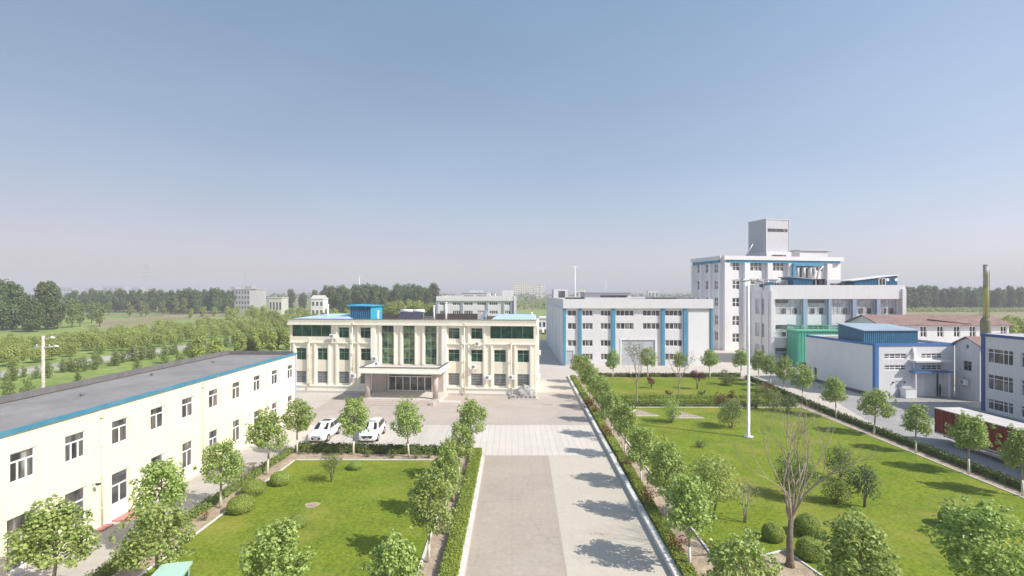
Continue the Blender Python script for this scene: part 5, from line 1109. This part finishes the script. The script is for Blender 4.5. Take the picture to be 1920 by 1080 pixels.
hedge('low dark hedge along the right edge of the right lawn', [(38.35, 26), (38.75, 62), (40.4, 88)], .6, .5, 'leaf_hedge_dark', 120, .15, loose=.5, seed=7)
hedge('low dark hedge along the rear edge of the right lawn', [(12, 89.75), (40, 89.75)], .6, .55, 'leaf_hedge_dark', 90, .17, loose=.4, seed=8)
hedge('rear clipped hedge of the pair crossing the right lawn', [(11.8, 71.0), (38.3, 71.0)], .8, .55, 'leaf_hedge', 110, .15, 'pair of hedges crossing the right lawn', seed=9)
hedge('front clipped hedge of the pair crossing the right lawn', [(11.8, 68.4), (37.9, 68.4)], .8, .5, 'leaf_hedge', 110, .15, 'pair of hedges crossing the right lawn', seed=10)
hedge('low dark shrub border before the crossing hedges of the right lawn', [(12.2, 66.5), (36.8, 66.5)], .6, .3, 'leaf_hedge_dark', 100, .16, loose=.6, seed=11)

# clipped balls
BM = []
for k in range(3):
    rnd = random.Random(70 + k); bm = bmesh.new(); bmesh.ops.create_icosphere(bm, subdivisions=4, radius=1)
    mb = MB()
    for v in bm.verts: v.co *= .96 + noise.noise(v.co * 2.5 + Vector((k * 7, 0, 0))) * .07; v.co.z = max(v.co.z, -.72)
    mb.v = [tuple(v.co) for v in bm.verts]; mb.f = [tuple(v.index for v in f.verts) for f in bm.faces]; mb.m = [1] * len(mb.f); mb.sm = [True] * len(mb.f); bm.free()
    for _ in range(3400):
        d = Vector((rnd.gauss(0, 1), rnd.gauss(0, 1), rnd.gauss(0, 1))).normalized()
        if d.z < -.7: continue
        mb.leaf(d * (.97 + noise.noise(d * 2.5 + Vector((k * 7, 0, 0))) * .07 + rnd.random() * .03), d + Vector((rnd.gauss(0, .45), rnd.gauss(0, .45), rnd.gauss(0, .45))), rnd.uniform(.06, .11), rnd)
    BM.append(mb.mesh('ball_shrub', [M['leaf_ball'], M['core']]))
def ball(px, py, wpx, hr, label, k=0):
    p = G(px, py, LZ); r = wpx * p.y / FOC / 2; o = bpy.data.objects.new('ball_shrub', BM[k]); COL.objects.link(o); o.scale = (r, r, r * hr); o.location = (p.x, p.y + r * .6, LZ + r * hr * .68); o.rotation_euler = (0, 0, px)
    return tag(o, label, 'shrub', 'clipped ball shrubs')
ball(444, 965, 50, .72, 'clipped green dome shrub, nearest of those beside the path of the cream wing', 0)
ball(469, 931, 44, .72, 'clipped green dome shrub, middle of those beside the path of the cream wing', 1)
ball(521, 912, 39, .75, 'clipped green dome shrub, farthest of those beside the path of the cream wing', 2)
ball(554, 992, 38, .7, 'small clipped dome shrub alone in the middle of the left lawn', 0)
ball(664, 882, 27, .7, 'small clipped dome shrub beside the little bonsai-like tree', 1)
ball(1456, 1018, 41, .92, 'clipped ball shrub left of the bare tree trunk', 2)
ball(1525, 1010, 50, .92, 'clipped ball shrub right of the bare tree, the farther of two', 0)
ball(1528, 1054, 50, .92, 'clipped ball shrub right of the bare tree, the nearer of two', 1)
ball(1800, 994, 48, .85, 'clipped ball shrub in the lower right, the left one of two', 2)
ball(1868, 1012, 56, .85, 'clipped ball shrub in the lower right, half hidden behind the corner tree', 0)

# shrubs and ornamental trees (built of stems and leaf clumps)
def shrub(name, label, px, py, w, h, lm, cat='shrub', stem=.25, n=12, L=.13, per=330, vase=False, seed=0, group=None, bark='bark_dark', flowers=0):
    rnd = random.Random(300 + seed); p = G(px, py, LZ); W_ = w * p.y / FOC; H_ = h * (p.y / FOC); t = thing(name, label, cat, (p.x, p.y, LZ - .03), 0, group)
    L = max(L, p.y * .0022); bl = []; c0 = stem * H_
    for i in range(n):
        u = i / max(1, n - 1); a = i * 2.4 + rnd.random(); z = c0 + (H_ - c0) * (.15 + .75 * rnd.random())
        f = (z - c0) / (H_ - c0); rr = W_ / 2 * (.25 + .6 * f if vase else math.sin(math.pi * (.15 + .7 * f)) * .72) * math.sqrt(rnd.random())
        bl.append(((rr * math.cos(a), rr * math.sin(a), z), rnd.uniform(.16, .26) * min(W_, H_ * 1.2)))
    mb = MB(); cloud(rnd, bl, per / max(.35, (min(W_, H_) / 2.2)) ** .6, L, mb, 0)
    mb.build('crown', M[lm], t)
    mb = MB()
    for i in range(5 if vase or stem < .2 else 3):
        b = bl[i * 2 % len(bl)][0]; mb.tube([(rnd.gauss(0, .03), rnd.gauss(0, .03), -.05), (b[0] * .3, b[1] * .3, c0 * .8 + .1), (b[0] * .8, b[1] * .8, b[2])], [.05 * max(.6, H_ / 2.5), .04, .012], 6)
    mb.build('trunk', M[bark], t)
    if flowers:
        mb = MB()
        for _ in range(flowers): b = rnd.choice(bl); d = Vector((rnd.gauss(0, 1), rnd.gauss(0, 1), abs(rnd.gauss(0, 1)))).normalized(); mb.leaf(Vector(b[0]) + d * b[1], d, rnd.uniform(.08, .13), rnd)
        mb.build('blossom', M['petal'], t)
    return t
shrub('ornamental_tree', 'tiny spreading bonsai-like tree on the left lawn', 621, 904, 54, 46, 'leaf_mid', 'tree', .45, 13, .08, 420, seed=1)
shrub('ornamental_shrub', 'vase-shaped green shrub beside the triangular bed on the right lawn', 1259, 792, 48, 46, 'leaf', 'shrub', .1, 16, .12, 300, vase=True, seed=2)
shrub('ornamental_shrub', 'large rounded dark green shrub left of the lamp mast', 1370, 802, 58, 47, 'leaf_mid', 'shrub', .12, 18, .13, 320, seed=3)
shrub('ornamental_shrub', 'small low round shrub alone on the open right lawn', 1314, 839, 25, 15, 'leaf_dark', 'shrub', .02, 8, .1, 380, seed=4)
shrub('red_maple', 'purple red maple on the rear lawn before the blank white panel', 1307, 730, 30, 34, 'leaf_red', 'tree', .45, 10, .15, 300, seed=5)
shrub('red_maple', 'small purple red maple on the rear lawn before the roller door', 1221, 728, 19, 22, 'leaf_red', 'tree', .4, 7, .14, 300, seed=6)
shrub('ornamental_shrub', 'broad green shrub at the right rear of the back lawn', 1364, 722, 40, 27, 'leaf_mid', 'shrub', .1, 12, .15, 300, seed=7)
shrub('ornamental_shrub', 'dark spiky little shrub on the rear lawn before the crossing hedges', 1316, 746, 17, 14, 'leaf_dark', 'shrub', .05, 7, .15, 300, vase=True, seed=8)
shrub('rust_shrub', 'rusty red shrub beside the second sparse tall tree', 1255, 746, 18, 16, 'leaf_rust', 'shrub', .05, 7, .14, 300, seed=9)
shrub('rust_shrub', 'orange-brown shrub in front of the crossing hedges left of the lamp mast', 1353, 757, 26, 22, 'leaf_rust', 'shrub', .05, 9, .14, 300, seed=10)
shrub('red_maple', 'dark red shrub at the end of the rear hedge near the lamp mast', 1371, 749, 16, 18, 'leaf_red', 'shrub', .05, 7, .14, 300, seed=11)
for i, (px, py, w, h, lm, lb) in enumerate([(1418, 765, 34, 52, 'leaf_mid', 'tall loose shrub just right of the lamp mast'), (1447, 770, 48, 40, 'leaf_mid', 'wide loose shrub behind the bare tree top, left one'), (1478, 772, 42, 30, 'leaf_dark', 'wide loose shrub behind the bare tree top, right one'), (1440, 745, 34, 26, 'leaf_rust', 'brownish shrub behind the loose shrubs right of the lamp mast')]):
    shrub('ornamental_shrub', lb, px, py, w, h, lm, 'shrub', .06, 14, .14, 260, seed=20 + i)
shrub('ornamental_tree', 'round-headed dwarf tree with a short trunk on the right lawn', 1621, 951, 66, 72, 'leaf_dark', 'tree', .38, 15, .12, 430, seed=30)
shrub('ornamental_shrub', 'dark grey-green shrub behind the bare tree on the right lawn', 1490, 934, 80, 80, 'leaf_mid', 'shrub', .15, 18, .12, 468, seed=31)
shrub('ornamental_shrub', 'loose dark shrub with brown twigs between the bare tree and the dwarf tree, farther one', 1574, 900, 64, 66, 'leaf_mid', 'shrub', .2, 16, .11, 432, seed=32)
shrub('ornamental_shrub', 'loose green shrub between the bare tree and the dwarf tree, nearer one', 1566, 945, 58, 48, 'leaf_mid', 'shrub', .15, 12, .11, 450, seed=33)
shrub('ornamental_tree', 'small sparse multi-stem tree left of the bare tree', 1396, 980, 62, 80, 'leaf_grey', 'tree', .35, 14, .1, 110, seed=34, bark='bark')
shrub('ornamental_tree', 'full green tree behind the second kerb tree on the right lawn', 1334, 982, 100, 122, 'leaf', 'tree', .3, 22, .15, 260, seed=35)
for i, (px, py) in enumerate([(1120, 778), (1181, 878), (1213, 950), (1270, 1040), (1104, 768), (1140, 824)]):
    shrub('rose_bush', ['red rose bush', 'pink-red rose bush', 'dark red leafed bush', 'bright red rose bush', 'reddish shrub', 'small reddish bush'][i] + ' in the right kerb bed, ' + ['beside the crossing hedges', 'near the fifth tree', 'beside the fourth tree', 'nearest the camera', 'at the hedge corner', 'near the seventh tree'][i], px, py, 26 + (py - 760) * .07, 22 + (py - 760) * .07, 'leaf_red' if i != 1 else 'leaf_rust', 'shrub', .05, 8, .1, 230, seed=40 + i, flowers=26, group='rose bushes in the bed along the right kerb')
for i, (px, py) in enumerate([(868, 890), (848, 940), (830, 1000), (455, 905), (474, 888), (385, 975)]):
    shrub('rose_bush', 'red flowering rose bush in the bed ' + ['beside the road, farthest one', 'beside the road, middle one', 'beside the road, nearest one', 'along the wing path, beside the middle dome', 'along the wing path, farthest one', 'along the wing path, nearest one'][i], px, py, 24, 20, 'leaf_mid', 'shrub', .05, 7, .09, 230, seed=60 + i, flowers=22, group='rose bushes in the beds of the left lawn')
for i, (px, py) in enumerate([(578, 850), (641, 852), (690, 856), (736, 858), (780, 860), (805, 858)]):
    shrub('ornamental_shrub', ['light green shrub', 'small bushy shrub', 'broad green shrub', 'tall twiggy shrub', 'small twiggy shrub', 'low shrub'][i] + ' in the bed before the parked cars, ' + ORD[i] + ' from the cream wing', px, py, 30 - 4 * (i % 3), 17 + 3 * (i % 3), 'leaf_mid', 'shrub', .05, 8, .1, 260, seed=80 + i, group='shrubs in the bed before the parked cars')

# branching trees: the bare one and two sparse tall ones
def grow(mb, p, d, L, r, depth, rnd, tips, up=.25, spread=.5, n=(2, 3)):
    pts = [p]; rr = [r]; q = p.copy(); dd = d.copy()
    for k in range(3):
        dd = (dd + Vector((rnd.gauss(0, .1), rnd.gauss(0, .1), up * .2))).normalized(); q = q + dd * L / 3; pts.append(q.copy()); rr.append(r * (1 - .13 * (k + 1)))
    mb.tube(pts, rr, 7 if depth > 2 else 4, cap=False)
    if depth == 0: tips.append((q, dd)); return
    for k in range(rnd.randint(*n)):
        ax = dd.orthogonal().normalized(); ax = Matrix.Rotation(rnd.random() * 6.283, 3, dd) @ ax
        nd = (dd + ax * rnd.uniform(.5, 1.1) * spread + Vector((0, 0, up))).normalized()
        grow(mb, pts[rnd.choice((2, 3, 3))] if k else q, nd, L * rnd.uniform(.62, .85), r * rnd.uniform(.5, .66), depth - 1, rnd, tips, up, spread, n)
bt = thing('bare_tree', 'nearly leafless tree with a dark trunk and upswept branches on the right lawn', 'tree', (15.05, 27.75, LZ - .02))
rnd = random.Random(12); mb = MB(); tips = []
mb.tube([(0, 0, 0), (.02, 0, .3), (.0, .0, 1.4), (.06, .0, 2.5)], [.27, .2, .17, .12], 12)
mb.build('trunk', M['bark_dark'], bt); mb = MB()
for k in range(8):
    a = k * .86 + .4; q = (.55, .34, .44, .2)[k % 4]; grow(mb, Vector((.05, 0, 2.3 + .05 * k)), Vector((math.cos(a) * q + .05, math.sin(a) * q, 1)).normalized(), rnd.uniform(1.8, 2.3), .07, 5, rnd, tips, .16, .46, (2, 2))
mb.build('branches', M['bark_mid'], bt)
mb = MB()
for (q, d) in tips:
    if rnd.random() < .6:
        for _ in range(2): mb.leaf(q + Vector((rnd.gauss(0, .12), rnd.gauss(0, .12), rnd.gauss(0, .12))), d + Vector((rnd.gauss(0, .6), rnd.gauss(0, .6), .3)), rnd.uniform(.05, .1), rnd)
mb.build('crown', M['leaf_grey'], bt)
def sparse(label, px, py, h, w, seed, lm, per):
    p = G(px, py, LZ); t = thing('sparse_tree', label, 'tree', (p.x, p.y, LZ - .02)); rnd = random.Random(seed); mb = MB(); tips = []; H_ = h
    mb.tube([(0, 0, 0), (.05, 0, H_ * .2), (0, .03, H_ * .4)], [.12, .09, .07], 8, cap=False)
    for k in range(7):
        a = k * .95 + seed; grow(mb, Vector((0, .02, H_ * (.3 + .025 * k))), Vector((math.cos(a) * w, math.sin(a) * w, 1)).normalized(), H_ * .22, .04, 3, rnd, tips, .12, .5)
    mb.build('trunk', M['bark'], t); mb = MB()
    for (q, d) in tips:
        for _ in range(per): mb.leaf(q + Vector((rnd.gauss(0, .22), rnd.gauss(0, .22), rnd.gauss(0, .22))), d + Vector((rnd.gauss(0, .7), rnd.gauss(0, .7), .4)), rnd.uniform(.1, .2), rnd)
    mb.build('crown', M[lm], t)
sparse('tall sparse grey-green tree before the roller door of the hall', 1194, 759, 8.1, .45, 3, 'leaf_grey', 7)
sparse('tall sparse tree with drooping twigs before the right-hand blue stripes of the hall', 1273, 747, 7.2, .95, 5, 'leaf_grey', 3)

# ---------------------------------------------------------------- country trees
def far_proto(seed, H_, Wd, stem, n, L, per, lm, pointy=.3):
    rnd = random.Random(seed); bl = []
    for i in range(n):
        f = (i + rnd.random()) / n; z = H_ * (stem + (1 - stem) * (.06 + .86 * f)); prof = math.sin(math.pi * (.16 + .66 * f)) ** .7 * (1 - pointy * f)
        a = rnd.random() * 6.283; rr = Wd / 2 * prof * .62 * math.sqrt(rnd.random()); bl.append(((rr * math.cos(a), rr * math.sin(a), z), max(.25, Wd * .5 * prof * rnd.uniform(.36, .6))))
    mb = MB(); cloud(rnd, bl, per, L, mb, up=.4, shell=.6, asp=.75); cm = mb.mesh('crown', M[lm])
    mb = MB(); mb.tube([(0, 0, -.2), (.03 * H_ * .3, 0, H_ * .4), (0, 0, H_ * .85)], [H_ * .016, H_ * .011, H_ * .003], 6)
    return (mb.mesh('trunk', M['bark_dark']), cm)
FP = {'poplar': [far_proto(500 + k, 17, 7.4, .06, 30, .8, 26, 'leaf_dark', .12) for k in range(4)],
      'big': [far_proto(520 + k, 19, 12.5, .08, 46, .8, 26, 'leaf_dark', .15) for k in range(3)],
      'field': [far_proto(540 + k, 10, 5.2, .12, 18, .5, 60, 'leaf_mid') for k in range(3)],
      'orchard': [far_proto(560 + k, 4.8, 5.2, .2, 17, .34, 95, 'leaf_far', .1) for k in range(4)],
      'sapling': [far_proto(580 + k, 4.2, 3.2, .03, 18, .25, 150, 'leaf_mid', .45) for k in range(4)],
      'grove': [far_proto(600 + k, 9, 6.0, .05, 20, .55, 55, 'leaf_far', .1) for k in range(3)]}
NM = {'poplar': 'poplar_tree', 'big': 'broad_tree', 'field': 'field_tree', 'orchard': 'young_tree', 'sapling': 'sapling', 'grove': 'grove_tree'}
frnd = random.Random(77); fc = [0]
def far_tree(kind, x, y, sc, label, group):
    pr = FP[kind][fc[0] % len(FP[kind])]; fc[0] += 1
    t = thing(NM[kind], label, 'tree', (x, y, -.08), frnd.random() * 6.28, group); t.scale = (sc * frnd.uniform(.88, 1.15), sc * frnd.uniform(.88, 1.15), sc * frnd.uniform(.93, 1.08))
    for n, m in zip(('trunk', 'crown'), pr): o = bpy.data.objects.new(n, m); COL.objects.link(o); o.parent = t
def rowtrees(kind, a, b, step, rows, dy, sc, label, group, jit=1.2):
    a = Vector(a); b = Vector(b); d = (b - a); n = max(1, int(d.length / step))
    for r in range(rows):
        for k in range(n + 1):
            p = a + d * (k + .5 * (r % 2)) / n; far_tree(kind, p.x + frnd.gauss(0, jit), p.y + r * dy + frnd.gauss(0, jit), sc * frnd.uniform(.86, 1.1), label, group)
rowtrees('poplar', (-322, 372), (-236, 372), 5.0, 3, 11, .93, 'dark poplar in the long wood at the far left, behind the meadow', 'poplars of the far left wood')
rowtrees('poplar', (-234, 352), (-203, 352), 4.6, 3, 10, 1.0, 'dark poplar in the denser end of the left wood, next to the grey hotel', 'poplars of the denser wood end')
rowtrees('poplar', (-124, 338), (-56, 338), 4.0, 3, 9, 1.12, 'dark poplar in the tall straight wood behind the cream office block', 'poplars behind the office block')
rowtrees('poplar', (-170, 395), (-132, 400), 7, 2, 10, 1.0, 'dark tree in the clump right of the grey hotel', 'trees right of the grey hotel')
rowtrees('poplar', (296, 392), (480, 410), 6.0, 3, 14, 1.1, 'dark tree in the far wood behind the yellow chimney', 'trees of the far right wood', 2.5)
for x, y, s in ((-207, 208, 1.0), (-196, 200, 1.02), (-184, 203, .98), (-180, 192, .62), (-197, 187, .55)): far_tree('big', x, y, s, 'large dark spreading tree at the left edge of the meadow', 'large trees at the left edge')
for px, py, s in ((108, 616, 1.2), (135, 614, 1.35), (150, 612, 1.15), (172, 606, 1.1), (187, 612, 1.2), (243, 595, 1.0), (266, 594, 1.0), (274, 593, .9), (306, 592, 1.05), (205, 590, .9), (345, 590, 1.2), (360, 588, 1.3), (330, 589, 1.1)):
    p = G(px, py, 0); far_tree('field', p.x, p.y, s, 'medium tree standing loose on the meadow before the left wood', 'loose trees on the left meadow')
for r in range(6):
    y = 72
    while y < 265:
        x = -101 + (y - 80) * .098 - r * (4.8 + .012 * y) - 3
        far_tree('orchard', x + frnd.gauss(0, .8), y + frnd.gauss(0, 1.2), frnd.uniform(.6, .92), 'bright green young tree in the plantation beyond the country road', 'young trees of the plantation'); y += 5.2
for k in range(150):
    y = 48 + 160 * (k / 150) + frnd.gauss(0, 1); e = -102.6 + (y + 20) * .1 + 4.5      # near edge of the country road
    x = e + (5 if k % 3 else 26) * frnd.random() ** 1.2 + 1.2
    far_tree('sapling', x, y, frnd.uniform(.55, .95), 'dark green sapling between the cream wing and the country road', 'saplings behind the cream wing')
for k in range(16): far_tree('grove', -58 - 8 * frnd.random(), 104 + 60 * frnd.random(), frnd.uniform(.5, .75), 'green tree in the thicket beyond the left end of the office block', 'trees left of the office block')
for k in range(20): far_tree('grove', frnd.uniform(-60, -27), 232 + 20 * frnd.random(), frnd.uniform(.95, 1.25), 'yellow-green tree in the grove behind the office roof', 'grove behind the office roof')
for k in range(22): far_tree('grove', frnd.uniform(-125, -70), 225 + 30 * frnd.random(), frnd.uniform(.6, .85), 'yellow-green tree left of the blue stair cabin, beyond the office roof', 'grove left of the stair cabin')
for k in range(16): far_tree('grove', frnd.uniform(-190, -120), 290 + 30 * frnd.random(), frnd.uniform(.55, .8), 'green tree on the far side of the plantation before the grey hotel', 'trees before the grey hotel')
for k in range(10): far_tree('grove', 118 + 16 * frnd.random(), 118 + 22 * frnd.random(), frnd.uniform(.9, 1.1), 'yellow-green tree behind the right end of the red-roofed house', 'trees behind the red-roofed house')
rnd = random.Random(9); mb = MB()
for k in range(900):
    x = rnd.uniform(-1500, 1500); y = rnd.uniform(720, 1300); h = rnd.uniform(8, 14.5); cloud(rnd, [((x, y, h * .5), (rnd.uniform(5, 12), 5, h * .5))], .45, 3.2, mb, up=.4)
tag(mb.build('distant_woods', M['leaf_dark']), 'hazy dark woods along the whole horizon', 'woods', kind='stuff')
mb = MB()
for k in range(520):
    y = rnd.uniform(430, 720); x = rnd.uniform(-120, .95 * y if y > 500 else 290); h = rnd.uniform(4, 9.5); cloud(rnd, [((x, y, h * .45), (rnd.uniform(3.5, 7), 4, h * .5))], 1.1, 1.7, mb, up=.4)
tag(mb.build('scrub_woods', M['leaf_mid']), 'green scrub and bushes between the far fields behind the halls', 'woods', kind='stuff')
mb = MB()
for k in range(1500):
    x = rnd.uniform(292, 470); y = rnd.uniform(375, 391); mb.leaf(Vector((x, y, rnd.random() * 3)), Vector((0, -1, .6)), 1.6, rnd)
tag(mb.build('undergrowth', M['leaf_mid']), 'low undergrowth along the foot of the far right wood', 'undergrowth', kind='stuff')
for x0, x1, y0, y1, zl in ((-330, -190, 360, 395, 3), (-126, -55, 334, 362, 3)):
    for k in range(1300): mb.leaf(Vector((rnd.uniform(x0, x1), rnd.uniform(y0, y1), rnd.random() * zl)), Vector((0, -1, .6)), 1.5, rnd) if False else None

# ---------------------------------------------------------------- far buildings
def block(name, label, cat, px0, px1, pyt, Y, dep, fl, nb, wm, group=None, win=True, roof=None):
    x0 = (px0 - 960) * Y / FOC; x1 = (px1 - 960) * Y / FOC; H_ = EYE - (pyt - HOR) * Y / FOC
    f = Fac(name, label, cat, (x0, Y), (x1, Y), H_, dep, group); ops = []
    if win:
        fh = (H_ - .8) / fl; bw = f.W / nb
        for i in range(fl):
            for k in range(nb): ops.append((bw * (k + .2), .3 + fh * (i + .3), bw * (k + .8), .3 + fh * (i + .78)))
    mb = MB(); wall(mb, f.F, f.W, H_, ops, .3); wall(mb, f.L, dep, H_); wall(mb, f.Rt, dep, H_); mb.face([(0, 0, H_), (f.W, 0, H_), (f.W, dep, H_), (0, dep, H_)]); mb.build('wall', M[wm], f.root)
    for o in ops: q = MB(); q.tbox(f.F, o[0], .2, o[1], o[2], .26, o[3]); q.build('window', M['pane_grey'], f.root)
    q = MB(); q.box(-.3, -.3, H_ + .003, f.W + .3, dep, H_ + .5); q.build('roof', M[roof or wm], f.root)
    return f
f = block('hotel_block', 'pale grey multi-storey block beyond the fields at the end of the left wood', 'building', 435, 468, 543, 405, 14, 4, 6, 'far_grey')
q = MB(); q.box(-2, 2, f.H + .51, 2, 9, f.H + 2.2); q.box(f.W - 4, 1, f.H + .51, f.W + 1, 9, f.H + 2.8); q.build('roof_storey', M['far_grey'], f.root)
block('grey_block', 'lower grey building beside the pale multi-storey block', 'building', 470, 484, 544, 430, 14, 4, 3, 'far_grey')
block('cream_shed', 'low cream building far off, right of the grey hotel', 'building', 504, 528, 559, 330, 10, 1, 4, 'granite')
f = block('pinkish_house', 'pale house with a gable far off behind the blue sheet roof', 'house', 583, 606, 561, 300, 8, 2, 3, 'white')
q = MB(); q.face([(f.W - .0, 0, f.H), (f.W, 8, f.H), (f.W, 4, f.H + 2.2)]); q.face([(f.W, -.3, f.H), (f.W, 4, f.H + 2.3), (-.3, 4, f.H + 2.3), (-.3, -.3, f.H)]); q.face([(f.W, 8.3, f.H), (f.W, 4, f.H + 2.3), (-.3, 4, f.H + 2.3), (-.3, 8.3, f.H)]); q.build('gable_roof', M['granite'], f.root)
for i, (a, b, t) in enumerate([(963, 975, 532), (976, 988, 530.5), (989, 999, 531.5), (1002, 1011, 534), (1012, 1021, 533.5)]):
    block('apartment_tower', ['leftmost hazy beige apartment block on the horizon above the white hall', 'second hazy beige apartment block from the left, tallest of its cluster', 'third hazy beige apartment block from the left on the horizon', 'fourth hazy beige apartment block, left one of the right pair', 'rightmost hazy beige apartment block on the horizon'][i], 'apartment block', a, b, t, 1380, 20, 7, 3, 'cream', 'beige apartment blocks on the horizon')
for i, (a, b, t) in enumerate([(112, 135, 538), (160, 176, 539), (192, 232, 536.5), (248, 262, 537.5)]):
    block('town_block', ['pale town building on the left horizon, the leftmost', 'small pale town building on the left horizon, second', 'wide pale town building on the left horizon', 'small pale town building left of the pylon'][i], 'building', a, b, t + 1.2, 1400, 20, 2, 4, 'far_grey', 'pale town buildings on the left horizon')
for i, (a, b, t, c) in enumerate([(1040, 1056, 545, 'white'), (1080, 1098, 544, 'cream'), (880, 905, 544, 'grey_shade_wall'), (1215, 1235, 545, 'white')]):
    block('village_house', ['low white village house above the hall stair box', 'low cream village house above the hall roof cabin', 'low grey village building behind the white hall', 'low white village house left of the six-storey building'][i], 'house', a, b, t, 980, 12, 1, 3, c)
gh = block('gatehouse', 'low pale grey gatehouse between the office block and the blue-striped hall', 'gatehouse', 1000, 1040, 597.5, 197, 10, 1, 5, 'grey_shade_wall', roof='white')
hedge('low green hedge before the pale grey gatehouse', [(8, 183), (17, 183)], 2.0, 1.2, 'leaf_mid', 25, .4, loose=.4, seed=20, z=0)

# ================================================================== THE AIR
hb = MB(); hb.box(-2300, -90, -1.1, 2300, 2400, 64)
hz = hb.build("haze", bpy.data.materials.new("haze")); hz['kind'] = 'stuff'
hm = bpy.data.materials['haze']; hm.use_nodes = True; hm.node_tree.nodes.clear()
ho = hm.node_tree.nodes.new('ShaderNodeOutputMaterial'); hv = hm.node_tree.nodes.new('ShaderNodeVolumePrincipled')
hv.inputs['Color'].default_value = (.93, .95, 1, 1); hv.inputs['Density'].default_value = .00052; hv.inputs['Anisotropy'].default_value = 0
hm.node_tree.links.new(hv.outputs[0], ho.inputs['Volume'])
